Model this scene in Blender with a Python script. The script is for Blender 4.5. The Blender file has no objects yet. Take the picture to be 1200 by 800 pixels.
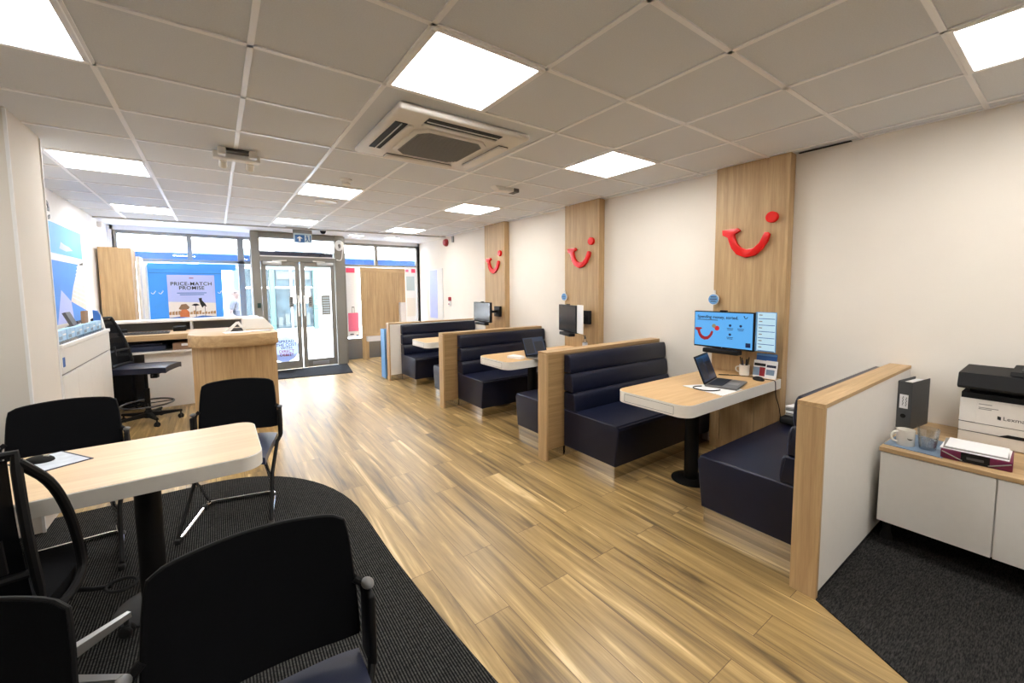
import bpy, bmesh, math, random
from mathutils import Vector, Matrix
random.seed(7)
S = bpy.context.scene
COL = S.collection
PI = math.pi

# ------------------------------------------------------------------ materials
def srgb(r, g, b):
    f = lambda c: (c/255/12.92) if c/255 <= 0.04045 else ((c/255+0.055)/1.055)**2.4
    return (f(r), f(g), f(b), 1.0)

def newmat(name):
    m = bpy.data.materials.new(name); m.use_nodes = True
    nt = m.node_tree
    return m, nt, nt.nodes['Principled BSDF']

def N(nt, kind, **kw):
    n = nt.nodes.new(kind)
    for k, v in kw.items():
        if k in n.inputs: n.inputs[k].default_value = v
        else: setattr(n, k, v)
    return n

def plain(name, col, rough=0.5, metal=0.0, noise=0.06, nscale=30.0, bump=0.0, bscale=200.0, coat=0.0, spec=None):
    m, nt, p = newmat(name)
    p.inputs['Roughness'].default_value = rough
    p.inputs['Metallic'].default_value = metal
    if coat: p.inputs['Coat Weight'].default_value = coat
    if spec is not None: p.inputs['Specular IOR Level'].default_value = spec
    tc = N(nt, 'ShaderNodeTexCoord')
    if noise:
        nz = N(nt, 'ShaderNodeTexNoise', Scale=nscale, Detail=4.0)
        nt.links.new(tc.outputs['Object'], nz.inputs['Vector'])
        r = N(nt, 'ShaderNodeValToRGB')
        a, b = 1-noise, 1+noise
        r.color_ramp.elements[0].position = 0.3; r.color_ramp.elements[1].position = 0.7
        r.color_ramp.elements[0].color = (col[0]*a, col[1]*a, col[2]*a, 1)
        r.color_ramp.elements[1].color = (min(1, col[0]*b), min(1, col[1]*b), min(1, col[2]*b), 1)
        nt.links.new(nz.outputs['Fac'], r.inputs['Fac'])
        nt.links.new(r.outputs['Color'], p.inputs['Base Color'])
    else:
        p.inputs['Base Color'].default_value = col
    if bump:
        n2 = N(nt, 'ShaderNodeTexNoise', Scale=bscale, Detail=3.0)
        nt.links.new(tc.outputs['Object'], n2.inputs['Vector'])
        bp = N(nt, 'ShaderNodeBump', Strength=bump, Distance=0.002)
        nt.links.new(n2.outputs['Fac'], bp.inputs['Height'])
        nt.links.new(bp.outputs['Normal'], p.inputs['Normal'])
    return m

def wood(name, dark, light, axis, rough=0.45, across=26.0, along=1.3, spec=0.4):
    m, nt, p = newmat(name)
    tc = N(nt, 'ShaderNodeTexCoord'); mp = N(nt, 'ShaderNodeMapping')
    sc = [across]*3; sc['xyz'.index(axis)] = along
    mp.inputs['Scale'].default_value = sc
    nt.links.new(tc.outputs['Object'], mp.inputs['Vector'])
    n1 = N(nt, 'ShaderNodeTexNoise', Scale=1.0, Detail=7.0, Roughness=0.6, Distortion=0.6)
    n2 = N(nt, 'ShaderNodeTexNoise', Scale=5.0, Detail=3.0, Roughness=0.5)
    nt.links.new(mp.outputs['Vector'], n1.inputs['Vector']); nt.links.new(mp.outputs['Vector'], n2.inputs['Vector'])
    mx = N(nt, 'ShaderNodeMath', operation='MULTIPLY_ADD'); mx.inputs[1].default_value = 0.35
    nt.links.new(n2.outputs['Fac'], mx.inputs[0]); nt.links.new(n1.outputs['Fac'], mx.inputs[2])
    r = N(nt, 'ShaderNodeValToRGB')
    r.color_ramp.elements[0].position = 0.42; r.color_ramp.elements[0].color = dark
    r.color_ramp.elements[1].position = 0.92; r.color_ramp.elements[1].color = light
    nt.links.new(mx.outputs[0], r.inputs['Fac']); nt.links.new(r.outputs['Color'], p.inputs['Base Color'])
    p.inputs['Roughness'].default_value = rough; p.inputs['Specular IOR Level'].default_value = spec
    return m

def floor_mat():
    m, nt, p = newmat('oak_plank_floor')
    tc = N(nt, 'ShaderNodeTexCoord'); mp = N(nt, 'ShaderNodeMapping')
    mp.inputs['Rotation'].default_value = (0, 0, PI/2)
    mp.inputs['Location'].default_value = (0.31, 0.07, 0)
    nt.links.new(tc.outputs['Object'], mp.inputs['Vector'])
    br = N(nt, 'ShaderNodeTexBrick', offset=0.37, offset_frequency=2)
    br.inputs['Color1'].default_value = (0, 0, 0, 1); br.inputs['Color2'].default_value = (1, 1, 1, 1)
    br.inputs['Mortar'].default_value = (0.5, 0.5, 0.5, 1)
    br.inputs['Scale'].default_value = 1.0; br.inputs['Mortar Size'].default_value = 0.0014
    br.inputs['Brick Width'].default_value = 1.22; br.inputs['Row Height'].default_value = 0.19
    nt.links.new(mp.outputs['Vector'], br.inputs['Vector'])
    sc = N(nt, 'ShaderNodeVectorMath', operation='SCALE'); sc.inputs['Scale'].default_value = 17.0
    nt.links.new(br.outputs['Color'], sc.inputs[0])
    ad = N(nt, 'ShaderNodeVectorMath', operation='ADD')
    nt.links.new(tc.outputs['Object'], ad.inputs[0]); nt.links.new(sc.outputs['Vector'], ad.inputs[1])
    m2 = N(nt, 'ShaderNodeMapping'); m2.inputs['Scale'].default_value = (13.0, 0.75, 1.0)
    nt.links.new(ad.outputs['Vector'], m2.inputs['Vector'])
    n1 = N(nt, 'ShaderNodeTexNoise', Scale=1.0, Detail=5.0, Roughness=0.55, Distortion=0.9)
    nt.links.new(m2.outputs['Vector'], n1.inputs['Vector'])
    r = N(nt, 'ShaderNodeValToRGB'); e = r.color_ramp.elements
    e[0].position = 0.30; e[0].color = srgb(98, 78, 48)
    e[1].position = 0.74; e[1].color = srgb(238, 212, 164)
    k = e.new(0.44); k.color = srgb(154, 127, 80)
    k = e.new(0.57); k.color = srgb(178, 148, 96)
    k = e.new(0.64); k.color = srgb(206, 176, 122)
    nt.links.new(n1.outputs['Fac'], r.inputs['Fac'])
    m3 = N(nt, 'ShaderNodeMapping'); m3.inputs['Scale'].default_value = (120.0, 5.0, 1.0)
    nt.links.new(ad.outputs['Vector'], m3.inputs['Vector'])
    n2 = N(nt, 'ShaderNodeTexNoise', Scale=1.0, Detail=4.0)
    nt.links.new(m3.outputs['Vector'], n2.inputs['Vector'])
    r2 = N(nt, 'ShaderNodeValToRGB')
    r2.color_ramp.elements[0].position = 0.3; r2.color_ramp.elements[0].color = (0.80, 0.78, 0.74, 1)
    r2.color_ramp.elements[1].position = 0.65; r2.color_ramp.elements[1].color = (1, 1, 1, 1)
    nt.links.new(n2.outputs['Fac'], r2.inputs['Fac'])
    mu = N(nt, 'ShaderNodeMix', data_type='RGBA', blend_type='MULTIPLY')
    mu.inputs['Factor'].default_value = 1.0
    nt.links.new(r.outputs['Color'], mu.inputs['A']); nt.links.new(r2.outputs['Color'], mu.inputs['B'])
    gap = N(nt, 'ShaderNodeMix', data_type='RGBA')
    gap.inputs['B'].default_value = srgb(92, 66, 38)
    nt.links.new(br.outputs['Fac'], gap.inputs['Factor']); nt.links.new(mu.outputs['Result'], gap.inputs['A'])
    nt.links.new(gap.outputs['Result'], p.inputs['Base Color'])
    p.inputs['Roughness'].default_value = 0.36
    p.inputs['Specular IOR Level'].default_value = 0.7
    return m

def carpet_mat(name, ribbed):
    m, nt, p = newmat(name)
    tc = N(nt, 'ShaderNodeTexCoord')
    r = N(nt, 'ShaderNodeValToRGB')
    mp = N(nt, 'ShaderNodeMapping')
    nt.links.new(tc.outputs['Object'], mp.inputs['Vector'])
    if ribbed:
        w = N(nt, 'ShaderNodeTexWave', wave_type='BANDS', bands_direction='X')
        w.inputs['Scale'].default_value = 28.0; w.inputs['Distortion'].default_value = 0.9
        w.inputs['Detail'].default_value = 1.0; w.inputs['Detail Scale'].default_value = 6.0
        nt.links.new(tc.outputs['Object'], w.inputs['Vector'])
        mp.inputs['Scale'].default_value = (60, 160, 60)
        nz = N(nt, 'ShaderNodeTexNoise', Scale=1.0, Detail=2.0)
        nt.links.new(mp.outputs['Vector'], nz.inputs['Vector'])
        mx = N(nt, 'ShaderNodeMath', operation='MULTIPLY')
        nt.links.new(w.outputs['Fac'], mx.inputs[0]); nt.links.new(nz.outputs['Fac'], mx.inputs[1])
        nt.links.new(mx.outputs[0], r.inputs['Fac'])
        e = r.color_ramp.elements
        e[0].position = 0.12; e[0].color = srgb(20, 20, 22); e[1].position = 0.62; e[1].color = srgb(82, 81, 79)
    else:
        mp.inputs['Scale'].default_value = (45, 260, 60)
        nz = N(nt, 'ShaderNodeTexNoise', Scale=1.0, Detail=3.0)
        nt.links.new(mp.outputs['Vector'], nz.inputs['Vector'])
        nt.links.new(nz.outputs['Fac'], r.inputs['Fac'])
        e = r.color_ramp.elements
        e[0].position = 0.35; e[0].color = srgb(28, 28, 29); e[1].position = 0.75; e[1].color = srgb(66, 64, 62)
    nt.links.new(r.outputs['Color'], p.inputs['Base Color'])
    p.inputs['Roughness'].default_value = 1.0; p.inputs['Specular IOR Level'].default_value = 0.05
    return m

def emit(name, col, strength):
    m, nt, p = newmat(name)
    p.inputs['Base Color'].default_value = (0.8, 0.8, 0.8, 1)
    p.inputs['Emission Color'].default_value = col
    p.inputs['Emission Strength'].default_value = strength
    return m

def screen(name, col, strength=0.55):
    m, nt, p = newmat(name)
    p.inputs['Base Color'].default_value = (0.01, 0.01, 0.01, 1)
    p.inputs['Roughness'].default_value = 0.25
    p.inputs['Emission Color'].default_value = col
    p.inputs['Emission Strength'].default_value = strength
    return m

def glass(name, tint=(1, 1, 1, 1), refl=0.06):
    m, nt, p = newmat(name)
    out = nt.nodes['Material Output']
    t = N(nt, 'ShaderNodeBsdfTransparent'); t.inputs['Color'].default_value = tint
    g = N(nt, 'ShaderNodeBsdfGlossy'); g.inputs['Roughness'].default_value = 0.02
    lw = N(nt, 'ShaderNodeLayerWeight', Blend=0.25)
    mu = N(nt, 'ShaderNodeMath', operation='MULTIPLY_ADD'); mu.inputs[1].default_value = 0.5; mu.inputs[2].default_value = refl
    nt.links.new(lw.outputs['Fresnel'], mu.inputs[0])
    mx = N(nt, 'ShaderNodeMixShader')
    nt.links.new(mu.outputs[0], mx.inputs['Fac']); nt.links.new(t.outputs[0], mx.inputs[1]); nt.links.new(g.outputs[0], mx.inputs[2])
    nt.links.new(mx.outputs[0], out.inputs['Surface'])
    return m

def mesh_cloth(name, open_):
    m, nt, p = newmat(name)
    out = nt.nodes['Material Output']
    p.inputs['Base Color'].default_value = srgb(7, 8, 12); p.inputs['Roughness'].default_value = 0.9; p.inputs['Specular IOR Level'].default_value = 0.1
    t = N(nt, 'ShaderNodeBsdfTransparent')
    tc = N(nt, 'ShaderNodeTexCoord')
    ck = N(nt, 'ShaderNodeTexChecker', Scale=420.0)
    nt.links.new(tc.outputs['Object'], ck.inputs['Vector'])
    mu = N(nt, 'ShaderNodeMath', operation='MULTIPLY'); mu.inputs[1].default_value = open_
    nt.links.new(ck.outputs['Fac'], mu.inputs[0])
    mx = N(nt, 'ShaderNodeMixShader')
    nt.links.new(mu.outputs[0], mx.inputs['Fac']); nt.links.new(p.outputs[0], mx.inputs[1]); nt.links.new(t.outputs[0], mx.inputs[2])
    nt.links.new(mx.outputs[0], out.inputs['Surface'])
    return m

OD, OL = srgb(164, 133, 93), srgb(204, 173, 130)
def backlit(name, col, share=0.5):
    m = plain(name, col, 0.6, noise=0.02)
    nt = m.node_tree; p = nt.nodes['Principled BSDF']; out = nt.nodes['Material Output']
    t = N(nt, 'ShaderNodeBsdfTranslucent'); t.inputs['Color'].default_value = col
    mx = N(nt, 'ShaderNodeMixShader'); mx.inputs['Fac'].default_value = share
    nt.links.new(p.outputs[0], mx.inputs[1]); nt.links.new(t.outputs[0], mx.inputs[2]); nt.links.new(mx.outputs[0], out.inputs['Surface'])
    return m
MT = dict(
    capgrey=plain('grey_cap', srgb(104, 104, 104), 0.5, 0.2, noise=0.02),
    sticker=backlit('pale_blue_film', srgb(214, 225, 244), 0.45), wpaper=backlit('thin_poster_paper', srgb(240, 240, 242), 0.10), blueb=backlit('sky_blue_film', srgb(70, 150, 240), 0.10),
    wall=plain('warm_white_paint', srgb(238, 231, 221), 0.85, noise=0.015, nscale=3, bump=0.08, bscale=90),
    wall_white=plain('white_paint', srgb(236, 234, 232), 0.8, noise=0.015, nscale=3),
    pier=plain('pier_paint', srgb(226, 220, 212), 0.85, noise=0.015, nscale=3),
    tile=plain('mineral_ceiling_tile', srgb(224, 228, 233), 0.95, noise=0.035, nscale=160, bump=0.1, bscale=300, spec=0.1),
    grid=plain('white_ceiling_grid', srgb(248, 249, 252), 0.28, noise=0.01, spec=0.8),
    soffit=plain('white_plaster', srgb(240, 240, 240), 0.8, noise=0.01),
    floor=floor_mat(), carpet=carpet_mat('ribbed_charcoal_carpet', True), carpet2=carpet_mat('dark_carpet_tile', False),
    oakz=wood('oak_vertical', OD, OL, 'z'), oakx=wood('oak_lengthwise', OD, OL, 'x'), oaky=wood('oak_crosswise', OD, OL, 'y'),
    oakd=wood('oak_side_grain', srgb(142, 114, 76), srgb(182, 150, 106), 'x', across=34),
    desk=wood('pale_oak_top', srgb(214, 184, 146), srgb(232, 206, 170), 'x', rough=0.35, across=18),
    white=plain('white_laminate', srgb(236, 234, 230), 0.4, noise=0.01),
    edge=plain('white_table_edge', srgb(232, 229, 222), 0.4, noise=0.01),
    greyw=plain('pale_grey_laminate', srgb(234, 231, 226), 0.5, noise=0.01),
    vinyl=plain('navy_vinyl', srgb(17, 22, 44), 0.36, noise=0.08, nscale=8, bump=0.25, bscale=500, spec=0.38),
    vinyl2=plain('navy_seat_vinyl', srgb(42, 48, 72), 0.33, noise=0.06, nscale=8, bump=0.2, bscale=500, spec=0.4),
    pipe=plain('navy_piping_highlight', srgb(52, 56, 80), 0.3, noise=0.02),
    mirror=plain('polished_steel', srgb(205, 200, 192), 0.12, 1.0, noise=0.01),
    chrome=plain('chrome', srgb(226, 226, 228), 0.1, 1.0, noise=0.0),
    alu=plain('satin_silver', srgb(190, 190, 190), 0.35, 0.9, noise=0.02),
    frame=plain('grey_window_frame', srgb(130, 126, 118), 0.5, 0.1, noise=0.02),
    riser=plain('grey_stall_riser', srgb(120, 118, 116), 0.7, noise=0.03),
    black=plain('black_plastic', srgb(17, 17, 19), 0.6, noise=0.05, spec=0.25),
    blackf=plain('black_upholstery', srgb(15, 16, 19), 0.92, noise=0.15, nscale=300, spec=0.12),
    blackm=plain('black_metal', srgb(12, 12, 13), 0.55, noise=0.03, spec=0.25), basegrey=plain('dark_base', srgb(44, 44, 46), 0.6, noise=0.03, spec=0.3),
    rubber=plain('black_rubber', srgb(18, 18, 18), 0.7, noise=0.05),
    dgrey=plain('dark_grey_plastic', srgb(70, 70, 72), 0.5, noise=0.03),
    palegrey=plain('pale_grey_trim', srgb(188, 186, 182), 0.5, noise=0.02),
    grey=plain('mid_grey_plastic', srgb(140, 138, 134), 0.55, noise=0.03),
    printer=plain('printer_white', srgb(232, 228, 222), 0.5, noise=0.01),
    red=plain('gloss_red', srgb(226, 20, 18), 0.25, noise=0.01),
    dred=plain('sign_dark_red', srgb(150, 28, 40), 0.4, noise=0.01),
    blue=plain('sky_blue_board', srgb(70, 158, 248), 0.5, noise=0.05, nscale=4),
    midblue=plain('mid_blue', srgb(52, 104, 178), 0.5, noise=0.03),
    panelblue=plain('soft_blue_panel', srgb(104, 158, 212), 0.6, noise=0.02),
    navy=plain('navy_ink', srgb(28, 38, 66), 0.6, noise=0.02),
    ink=plain('black_ink', srgb(22, 22, 26), 0.7, noise=0.02),
    lilac=plain('poster_lilac', srgb(186, 196, 246), 0.6, noise=0.03, nscale=3),
    cream=plain('poster_cream', srgb(240, 232, 226), 0.6, noise=0.02),
    orange=plain('poster_orange', srgb(206, 116, 66), 0.6, noise=0.08),
    tan=plain('poster_tan', srgb(178, 138, 100), 0.6, noise=0.08),
    poolblue=plain('pool_blue', srgb(60, 110, 190), 0.5, noise=0.15, nscale=12),
    sky=plain('print_sky', srgb(96, 170, 244), 0.5, noise=0.06, nscale=3),
    sea=plain('print_sea', srgb(70, 140, 226), 0.5, noise=0.06, nscale=6),
    sand=plain('print_white', srgb(232, 232, 236), 0.6, noise=0.04),
    jetty=plain('print_jetty', srgb(226, 214, 204), 0.6, noise=0.06, nscale=9),
    leaf=plain('leaflet_blue', srgb(160, 200, 232), 0.5, noise=0.12, nscale=18),
    paper=plain('paper', srgb(240, 240, 242), 0.8, noise=0.01),
    paperg=plain('printed_paper', srgb(206, 214, 226), 0.7, noise=0.1, nscale=20),
    bluegrey=plain('blue_grey_print', srgb(118, 140, 166), 0.5, noise=0.2, nscale=14),
    magenta=plain('magenta_card', srgb(104, 22, 62), 0.4, noise=0.06),
    carton=plain('brown_carton', srgb(142, 112, 88), 0.8, noise=0.05),
    pink=plain('poster_pink', srgb(240, 120, 156), 0.5, noise=0.03),
    hotpink=plain('poster_red_pink', srgb(236, 74, 108), 0.5, noise=0.03),
    palegreen=plain('sign_green', srgb(24, 58, 50), 0.5, noise=0.02),
    laptop=plain('laptop_grey', srgb(112, 110, 108), 0.5, 0.15, noise=0.02),
    keys=plain('laptop_keys', srgb(28, 28, 30), 0.5, noise=0.02),
    ceramic=plain('white_ceramic', srgb(236, 233, 226), 0.2, noise=0.01),
    folder=plain('grey_folder', srgb(72, 74, 76), 0.55, noise=0.05),
    brick=plain('paving_stone', srgb(190, 186, 180), 0.9, noise=0.06, nscale=3),
    render_=plain('pale_render', srgb(236, 232, 226), 0.9, noise=0.02),
    goods=plain('far_goods', (0.008, 0.014, 0.013, 1), 0.6, noise=0.3, nscale=8),
    teal=plain('teal_shopfront', (0.0005, 0.022, 0.020, 1), 0.5, noise=0.03),
    paleteal=plain('pale_teal', (0.018, 0.034, 0.036, 1), 0.5, noise=0.05),
    shopglass=plain('far_shop_glass', (0.017, 0.026, 0.030, 1), 0.4, noise=0.4, nscale=3, spec=0.1),
    skin=plain('skin', (0.036, 0.018, 0.014, 1), 0.6, noise=0.04), hairr=plain('reddish_hair', (0.022, 0.009, 0.006, 1), 0.7),
    hairb=plain('dark_hair', srgb(50, 40, 38), 0.7), tshirt=plain('grey_blue_cloth', (0.014, 0.016, 0.024, 1), 0.9),
    jeans=plain('denim', (0.012, 0.014, 0.02, 1), 0.9), shirt=plain('pale_blue_cloth', (0.02, 0.022, 0.034, 1), 0.9),
    glass=glass('window_glass'), tumbler=glass('tumbler_glass', (0.93, 0.94, 0.95, 1), 0.10),
    acrylic=glass('clear_acrylic', (0.92, 0.95, 0.98, 1), 0.08),
    downlamp=emit('downlight_glow', (1.0, 0.97, 0.92, 1), 30.0),
    lamp=emit('light_diffuser', (1.0, 0.975, 0.93, 1), 23.5),
    scr=screen('screen_blue', srgb(94, 178, 246), 0.95), scr_list=screen('screen_pale', srgb(196, 230, 246), 0.9),
    scr_off=plain('screen_off', srgb(34, 36, 40), 0.22, noise=0.02),
    scr_lap=screen('screen_dark_blue', srgb(40, 62, 96), 0.5), scr_lap2=screen('screen_dark_tone', srgb(24, 34, 50), 0.5),
    scr_red=screen('screen_red', srgb(170, 32, 44), 0.8), scr_ink=screen('screen_ink', srgb(24, 40, 84), 0.8),
    scr_hot=screen('screen_bright_red', srgb(226, 40, 44), 0.8), scr_tan=screen('screen_tan', srgb(160, 150, 110), 0.8),
    signblue=plain('exit_sign_blue', srgb(36, 92, 150), 0.4, noise=0.02), signframe=plain('exit_sign_body', srgb(190, 208, 216), 0.4, noise=0.01),
    mesh=mesh_cloth('black_mesh', 0.012), meshs=mesh_cloth('navy_mesh', 0.04),
    mat=plain('entrance_mat', srgb(44, 45, 48), 1.0, noise=0.25, nscale=120, spec=0.05),
)

# ------------------------------------------------------------------ mesh building
class M:
    def __init__(s): s.b = bmesh.new()
    def _add(s, verts, faces):
        v = [s.b.verts.new(p) for p in verts]
        out = []
        for f in faces:
            try: out.append(s.b.faces.new([v[i] for i in f]))
            except ValueError: pass
        return v, out
    def box(s, lo, hi, bev=0.0, seg=2):
        x0, y0, z0 = lo; x1, y1, z1 = hi
        t = bmesh.new()
        vs = [t.verts.new(p) for p in ((x0,y0,z0),(x1,y0,z0),(x1,y1,z0),(x0,y1,z0),(x0,y0,z1),(x1,y0,z1),(x1,y1,z1),(x0,y1,z1))]
        for f in ((0,3,2,1),(4,5,6,7),(0,1,5,4),(1,2,6,5),(2,3,7,6),(3,0,4,7)): t.faces.new([vs[i] for i in f])
        if bev > 0:
            bmesh.ops.bevel(t, geom=list(t.edges), offset=min(bev, 0.49*min(x1-x0, y1-y0, z1-z0)), segments=seg, profile=0.5, affect='EDGES')
        s.merge(t); return s
    def merge(s, t, mat=None):
        if mat is not None: t.transform(mat)
        me = bpy.data.meshes.new('tmp'); t.to_mesh(me); t.free()
        s.b.from_mesh(me); bpy.data.meshes.remove(me); return s
    def prism(s, pts, axis, a, b, bev=0.0, seg=2):
        """polygon in the two other axes (x->(y,z), y->(x,z), z->(x,y)) extruded from a to b along axis"""
        def P(p, h):
            return {'x': (h, p[0], p[1]), 'y': (p[0], h, p[1]), 'z': (p[0], p[1], h)}[axis]
        t = bmesh.new(); n = len(pts)
        A = [t.verts.new(P(p, a)) for p in pts]; B = [t.verts.new(P(p, b)) for p in pts]
        t.faces.new(A[::-1]); t.faces.new(B)
        for i in range(n): t.faces.new((A[i], A[(i+1) % n], B[(i+1) % n], B[i]))
        bmesh.ops.recalc_face_normals(t, faces=t.faces)
        if bev > 0:
            ed = [e for e in t.edges if (e.verts[0] in A) == (e.verts[1] in A)]
            bmesh.ops.bevel(t, geom=ed, offset=bev, segments=seg, profile=0.5, affect='EDGES')
        s.merge(t); return s
    def tube(s, path, r, seg=10, closed=False, smooth=0):
        P = [Vector(p) for p in path]
        for _ in range(smooth):
            Q = []
            n = len(P)
            for i in range(n if closed else n-1):
                a, c = P[i], P[(i+1) % n]
                Q += [a.lerp(c, 0.25), a.lerp(c, 0.75)]
            if not closed: Q[0] = P[0]; Q[-1] = P[-1]
            P = Q
        n = len(P); rr = r if isinstance(r, (list, tuple)) else [r]*n
        if len(rr) != n: rr = [rr[0] + (rr[-1]-rr[0])*i/(n-1) for i in range(n)]
        rings = []; up = None
        for i in range(n):
            if closed: d = (P[(i+1) % n]-P[i-1]).normalized()
            else: d = (P[min(i+1, n-1)]-P[max(i-1, 0)]).normalized()
            if up is None:
                up = Vector((0, 0, 1)) if abs(d.z) < 0.9 else Vector((1, 0, 0))
            u = (up-d*up.dot(d)).normalized(); w = d.cross(u); up = u
            rings.append([s.b.verts.new(P[i]+(u*math.cos(2*PI*k/seg)+w*math.sin(2*PI*k/seg))*rr[i]) for k in range(seg)])
        m = n if closed else n-1
        for i in range(m):
            a, c = rings[i], rings[(i+1) % n]
            for k in range(seg): s.b.faces.new((a[k], a[(k+1) % seg], c[(k+1) % seg], c[k]))
        if not closed:
            s.b.faces.new(rings[0][::-1]); s.b.faces.new(rings[-1])
        return s
    def lathe(s, prof, c=(0, 0, 0), seg=28, rot=None):
        t = bmesh.new(); rings = []
        for r, z in prof:
            if r < 1e-5: rings.append([t.verts.new((0, 0, z))])
            else: rings.append([t.verts.new((r*math.cos(2*PI*k/seg), r*math.sin(2*PI*k/seg), z)) for k in range(seg)])
        for a, b in zip(rings, rings[1:]):
            for k in range(seg):
                k2 = (k+1) % seg
                if len(a) == 1 and len(b) == 1: continue
                if len(a) == 1: t.faces.new((a[0], b[k], b[k2]))
                elif len(b) == 1: t.faces.new((a[k], a[k2], b[0]))
                else: t.faces.new((a[k], a[k2], b[k2], b[k]))
        bmesh.ops.recalc_face_normals(t, faces=t.faces)
        mt = Matrix.Translation(c)
        if rot is not None: mt = mt @ rot
        s.merge(t, mt); return s
    def cyl(s, c, r, z0, z1, seg=24, bev=0.0):
        if bev: return s.lathe([(0, z0), (r-bev, z0), (r, z0+bev), (r, z1-bev), (r-bev, z1), (0, z1)], (c[0], c[1], 0), seg)
        return s.lathe([(0, z0), (r, z0), (r, z1), (0, z1)], (c[0], c[1], 0), seg)
    def ball(s, c, r, sc=(1, 1, 1), seg=16):
        t = bmesh.new(); bmesh.ops.create_uvsphere(t, u_segments=seg, v_segments=max(8, seg//2), radius=r)
        s.merge(t, Matrix.Translation(c) @ Matrix.Diagonal((*sc, 1))); return s
    def grid(s, fn, nu, nv, thick=0.0, off=None):
        """surface fn(u,v)->point for u,v in 0..1, optionally with a second skin fn offset by vector function"""
        V = [[s.b.verts.new(fn(i/nu, j/nv)) for j in range(nv+1)] for i in range(nu+1)]
        for i in range(nu):
            for j in range(nv): s.b.faces.new((V[i][j], V[i+1][j], V[i+1][j+1], V[i][j+1]))
        if off is not None:
            W = [[s.b.verts.new(Vector(fn(i/nu, j/nv))+Vector(off(i/nu, j/nv))) for j in range(nv+1)] for i in range(nu+1)]
            for i in range(nu):
                for j in range(nv): s.b.faces.new((W[i][j], W[i][j+1], W[i+1][j+1], W[i+1][j]))
            for i in range(nu):
                s.b.faces.new((V[i][0], W[i][0], W[i+1][0], V[i+1][0])); s.b.faces.new((V[i][nv], V[i+1][nv], W[i+1][nv], W[i][nv]))
            for j in range(nv):
                s.b.faces.new((V[0][j], V[0][j+1], W[0][j+1], W[0][j])); s.b.faces.new((V[nu][j], W[nu][j], W[nu][j+1], V[nu][j+1]))
        return s

def origin_of(o):
    v = Vector((0, 0, 0))
    while o is not None: v += o.location; o = o.parent
    return v

def obj(name, m, mat, parent=None, local=False, label=None, flat=False):
    b = m.b
    if not flat:
        b.normal_update()
        for f in b.faces: f.smooth = True
        for e in b.edges:
            if len(e.link_faces) == 2 and e.calc_face_angle(0) > 0.55: e.smooth = False
    me = bpy.data.meshes.new(name); b.to_mesh(me); b.free()
    if parent is not None and not local: me.transform(Matrix.Translation(-origin_of(parent)))
    me.materials.append(MT[mat] if isinstance(mat, str) else mat)
    o = bpy.data.objects.new(name, me); COL.objects.link(o)
    if parent is not None: o.parent = parent
    if label: o['label'] = label
    return o

def tag(o, label, cat, group=None, kind=None):
    if label: o['label'] = label
    if cat: o['category'] = cat
    if group: o['group'] = group
    if kind: o['kind'] = kind
    return o

def thing(name, label, cat, loc=(0, 0, 0), rz=0.0, group=None):
    o = bpy.data.objects.new(name, None); COL.objects.link(o); o.empty_display_size = 0.1
    o.location = loc; o.rotation_euler = (0, 0, rz)
    return tag(o, label, cat, group)

def struct(name, m, mat, parent=None, flat=False):
    o = obj(name, m, mat, parent, flat=flat)
    if parent is None: o['kind'] = 'structure'
    return o

def single(name, m, mat, label, cat, group=None):
    return tag(obj(name, m, mat), label, cat, group)

FACE_Y = (PI/2, 0, 0)           # readable from -y
FACE_X = (PI/2, 0, -PI/2)       # readable from -x
FACE_PX = (PI/2, 0, PI/2)       # readable from +x
def to_mesh(o):
    bpy.context.view_layer.update()
    dg = bpy.context.evaluated_depsgraph_get()
    me = bpy.data.meshes.new_from_object(o.evaluated_get(dg)); me.name = o.name
    n = o.name; c = o.data; o.name = n + '_outline'
    q = bpy.data.objects.new(n, me); COL.objects.link(q)
    q.location = o.location; q.rotation_euler = o.rotation_euler; q.parent = o.parent
    bpy.data.objects.remove(o); bpy.data.curves.remove(c)
    return q
def text(name, body, loc, size, rot, mat, parent=None, align='CENTER', ext=0.001, sp=1.0, line=1.0, bold=0.0):
    c = bpy.data.curves.new(name, 'FONT'); c.body = body; c.size = size; c.align_x = align; c.align_y = 'CENTER'
    c.extrude = ext; c.offset = bold; c.space_character = sp; c.space_line = line
    c.materials.append(MT[mat])
    o = bpy.data.objects.new(name, c); COL.objects.link(o)
    o.rotation_euler = rot
    o.location = Vector(loc) - (origin_of(parent) if parent else Vector((0, 0, 0)))
    if parent: o.parent = parent
    return to_mesh(o)

def copy_tree(o, parent=None):
    c = o.copy(); COL.objects.link(c)
    if parent is not None: c.parent = parent
    for ch in list(o.children): copy_tree(ch, c)
    return c

# ------------------------------------------------------------------ the room
H = 2.60; XW = 3.91; XP = 3.813; X0 = -0.4206; L0 = 2.2178
XL = -1.38
def edge_y(x): return 8.36 - 0.115*(x+1.38)     # where the tiled ceiling stops

m = M(); m.box((-2.4, -3.2, -0.12), (4.2, 9.42, 0.0)); struct('floor', m, 'floor')
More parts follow.
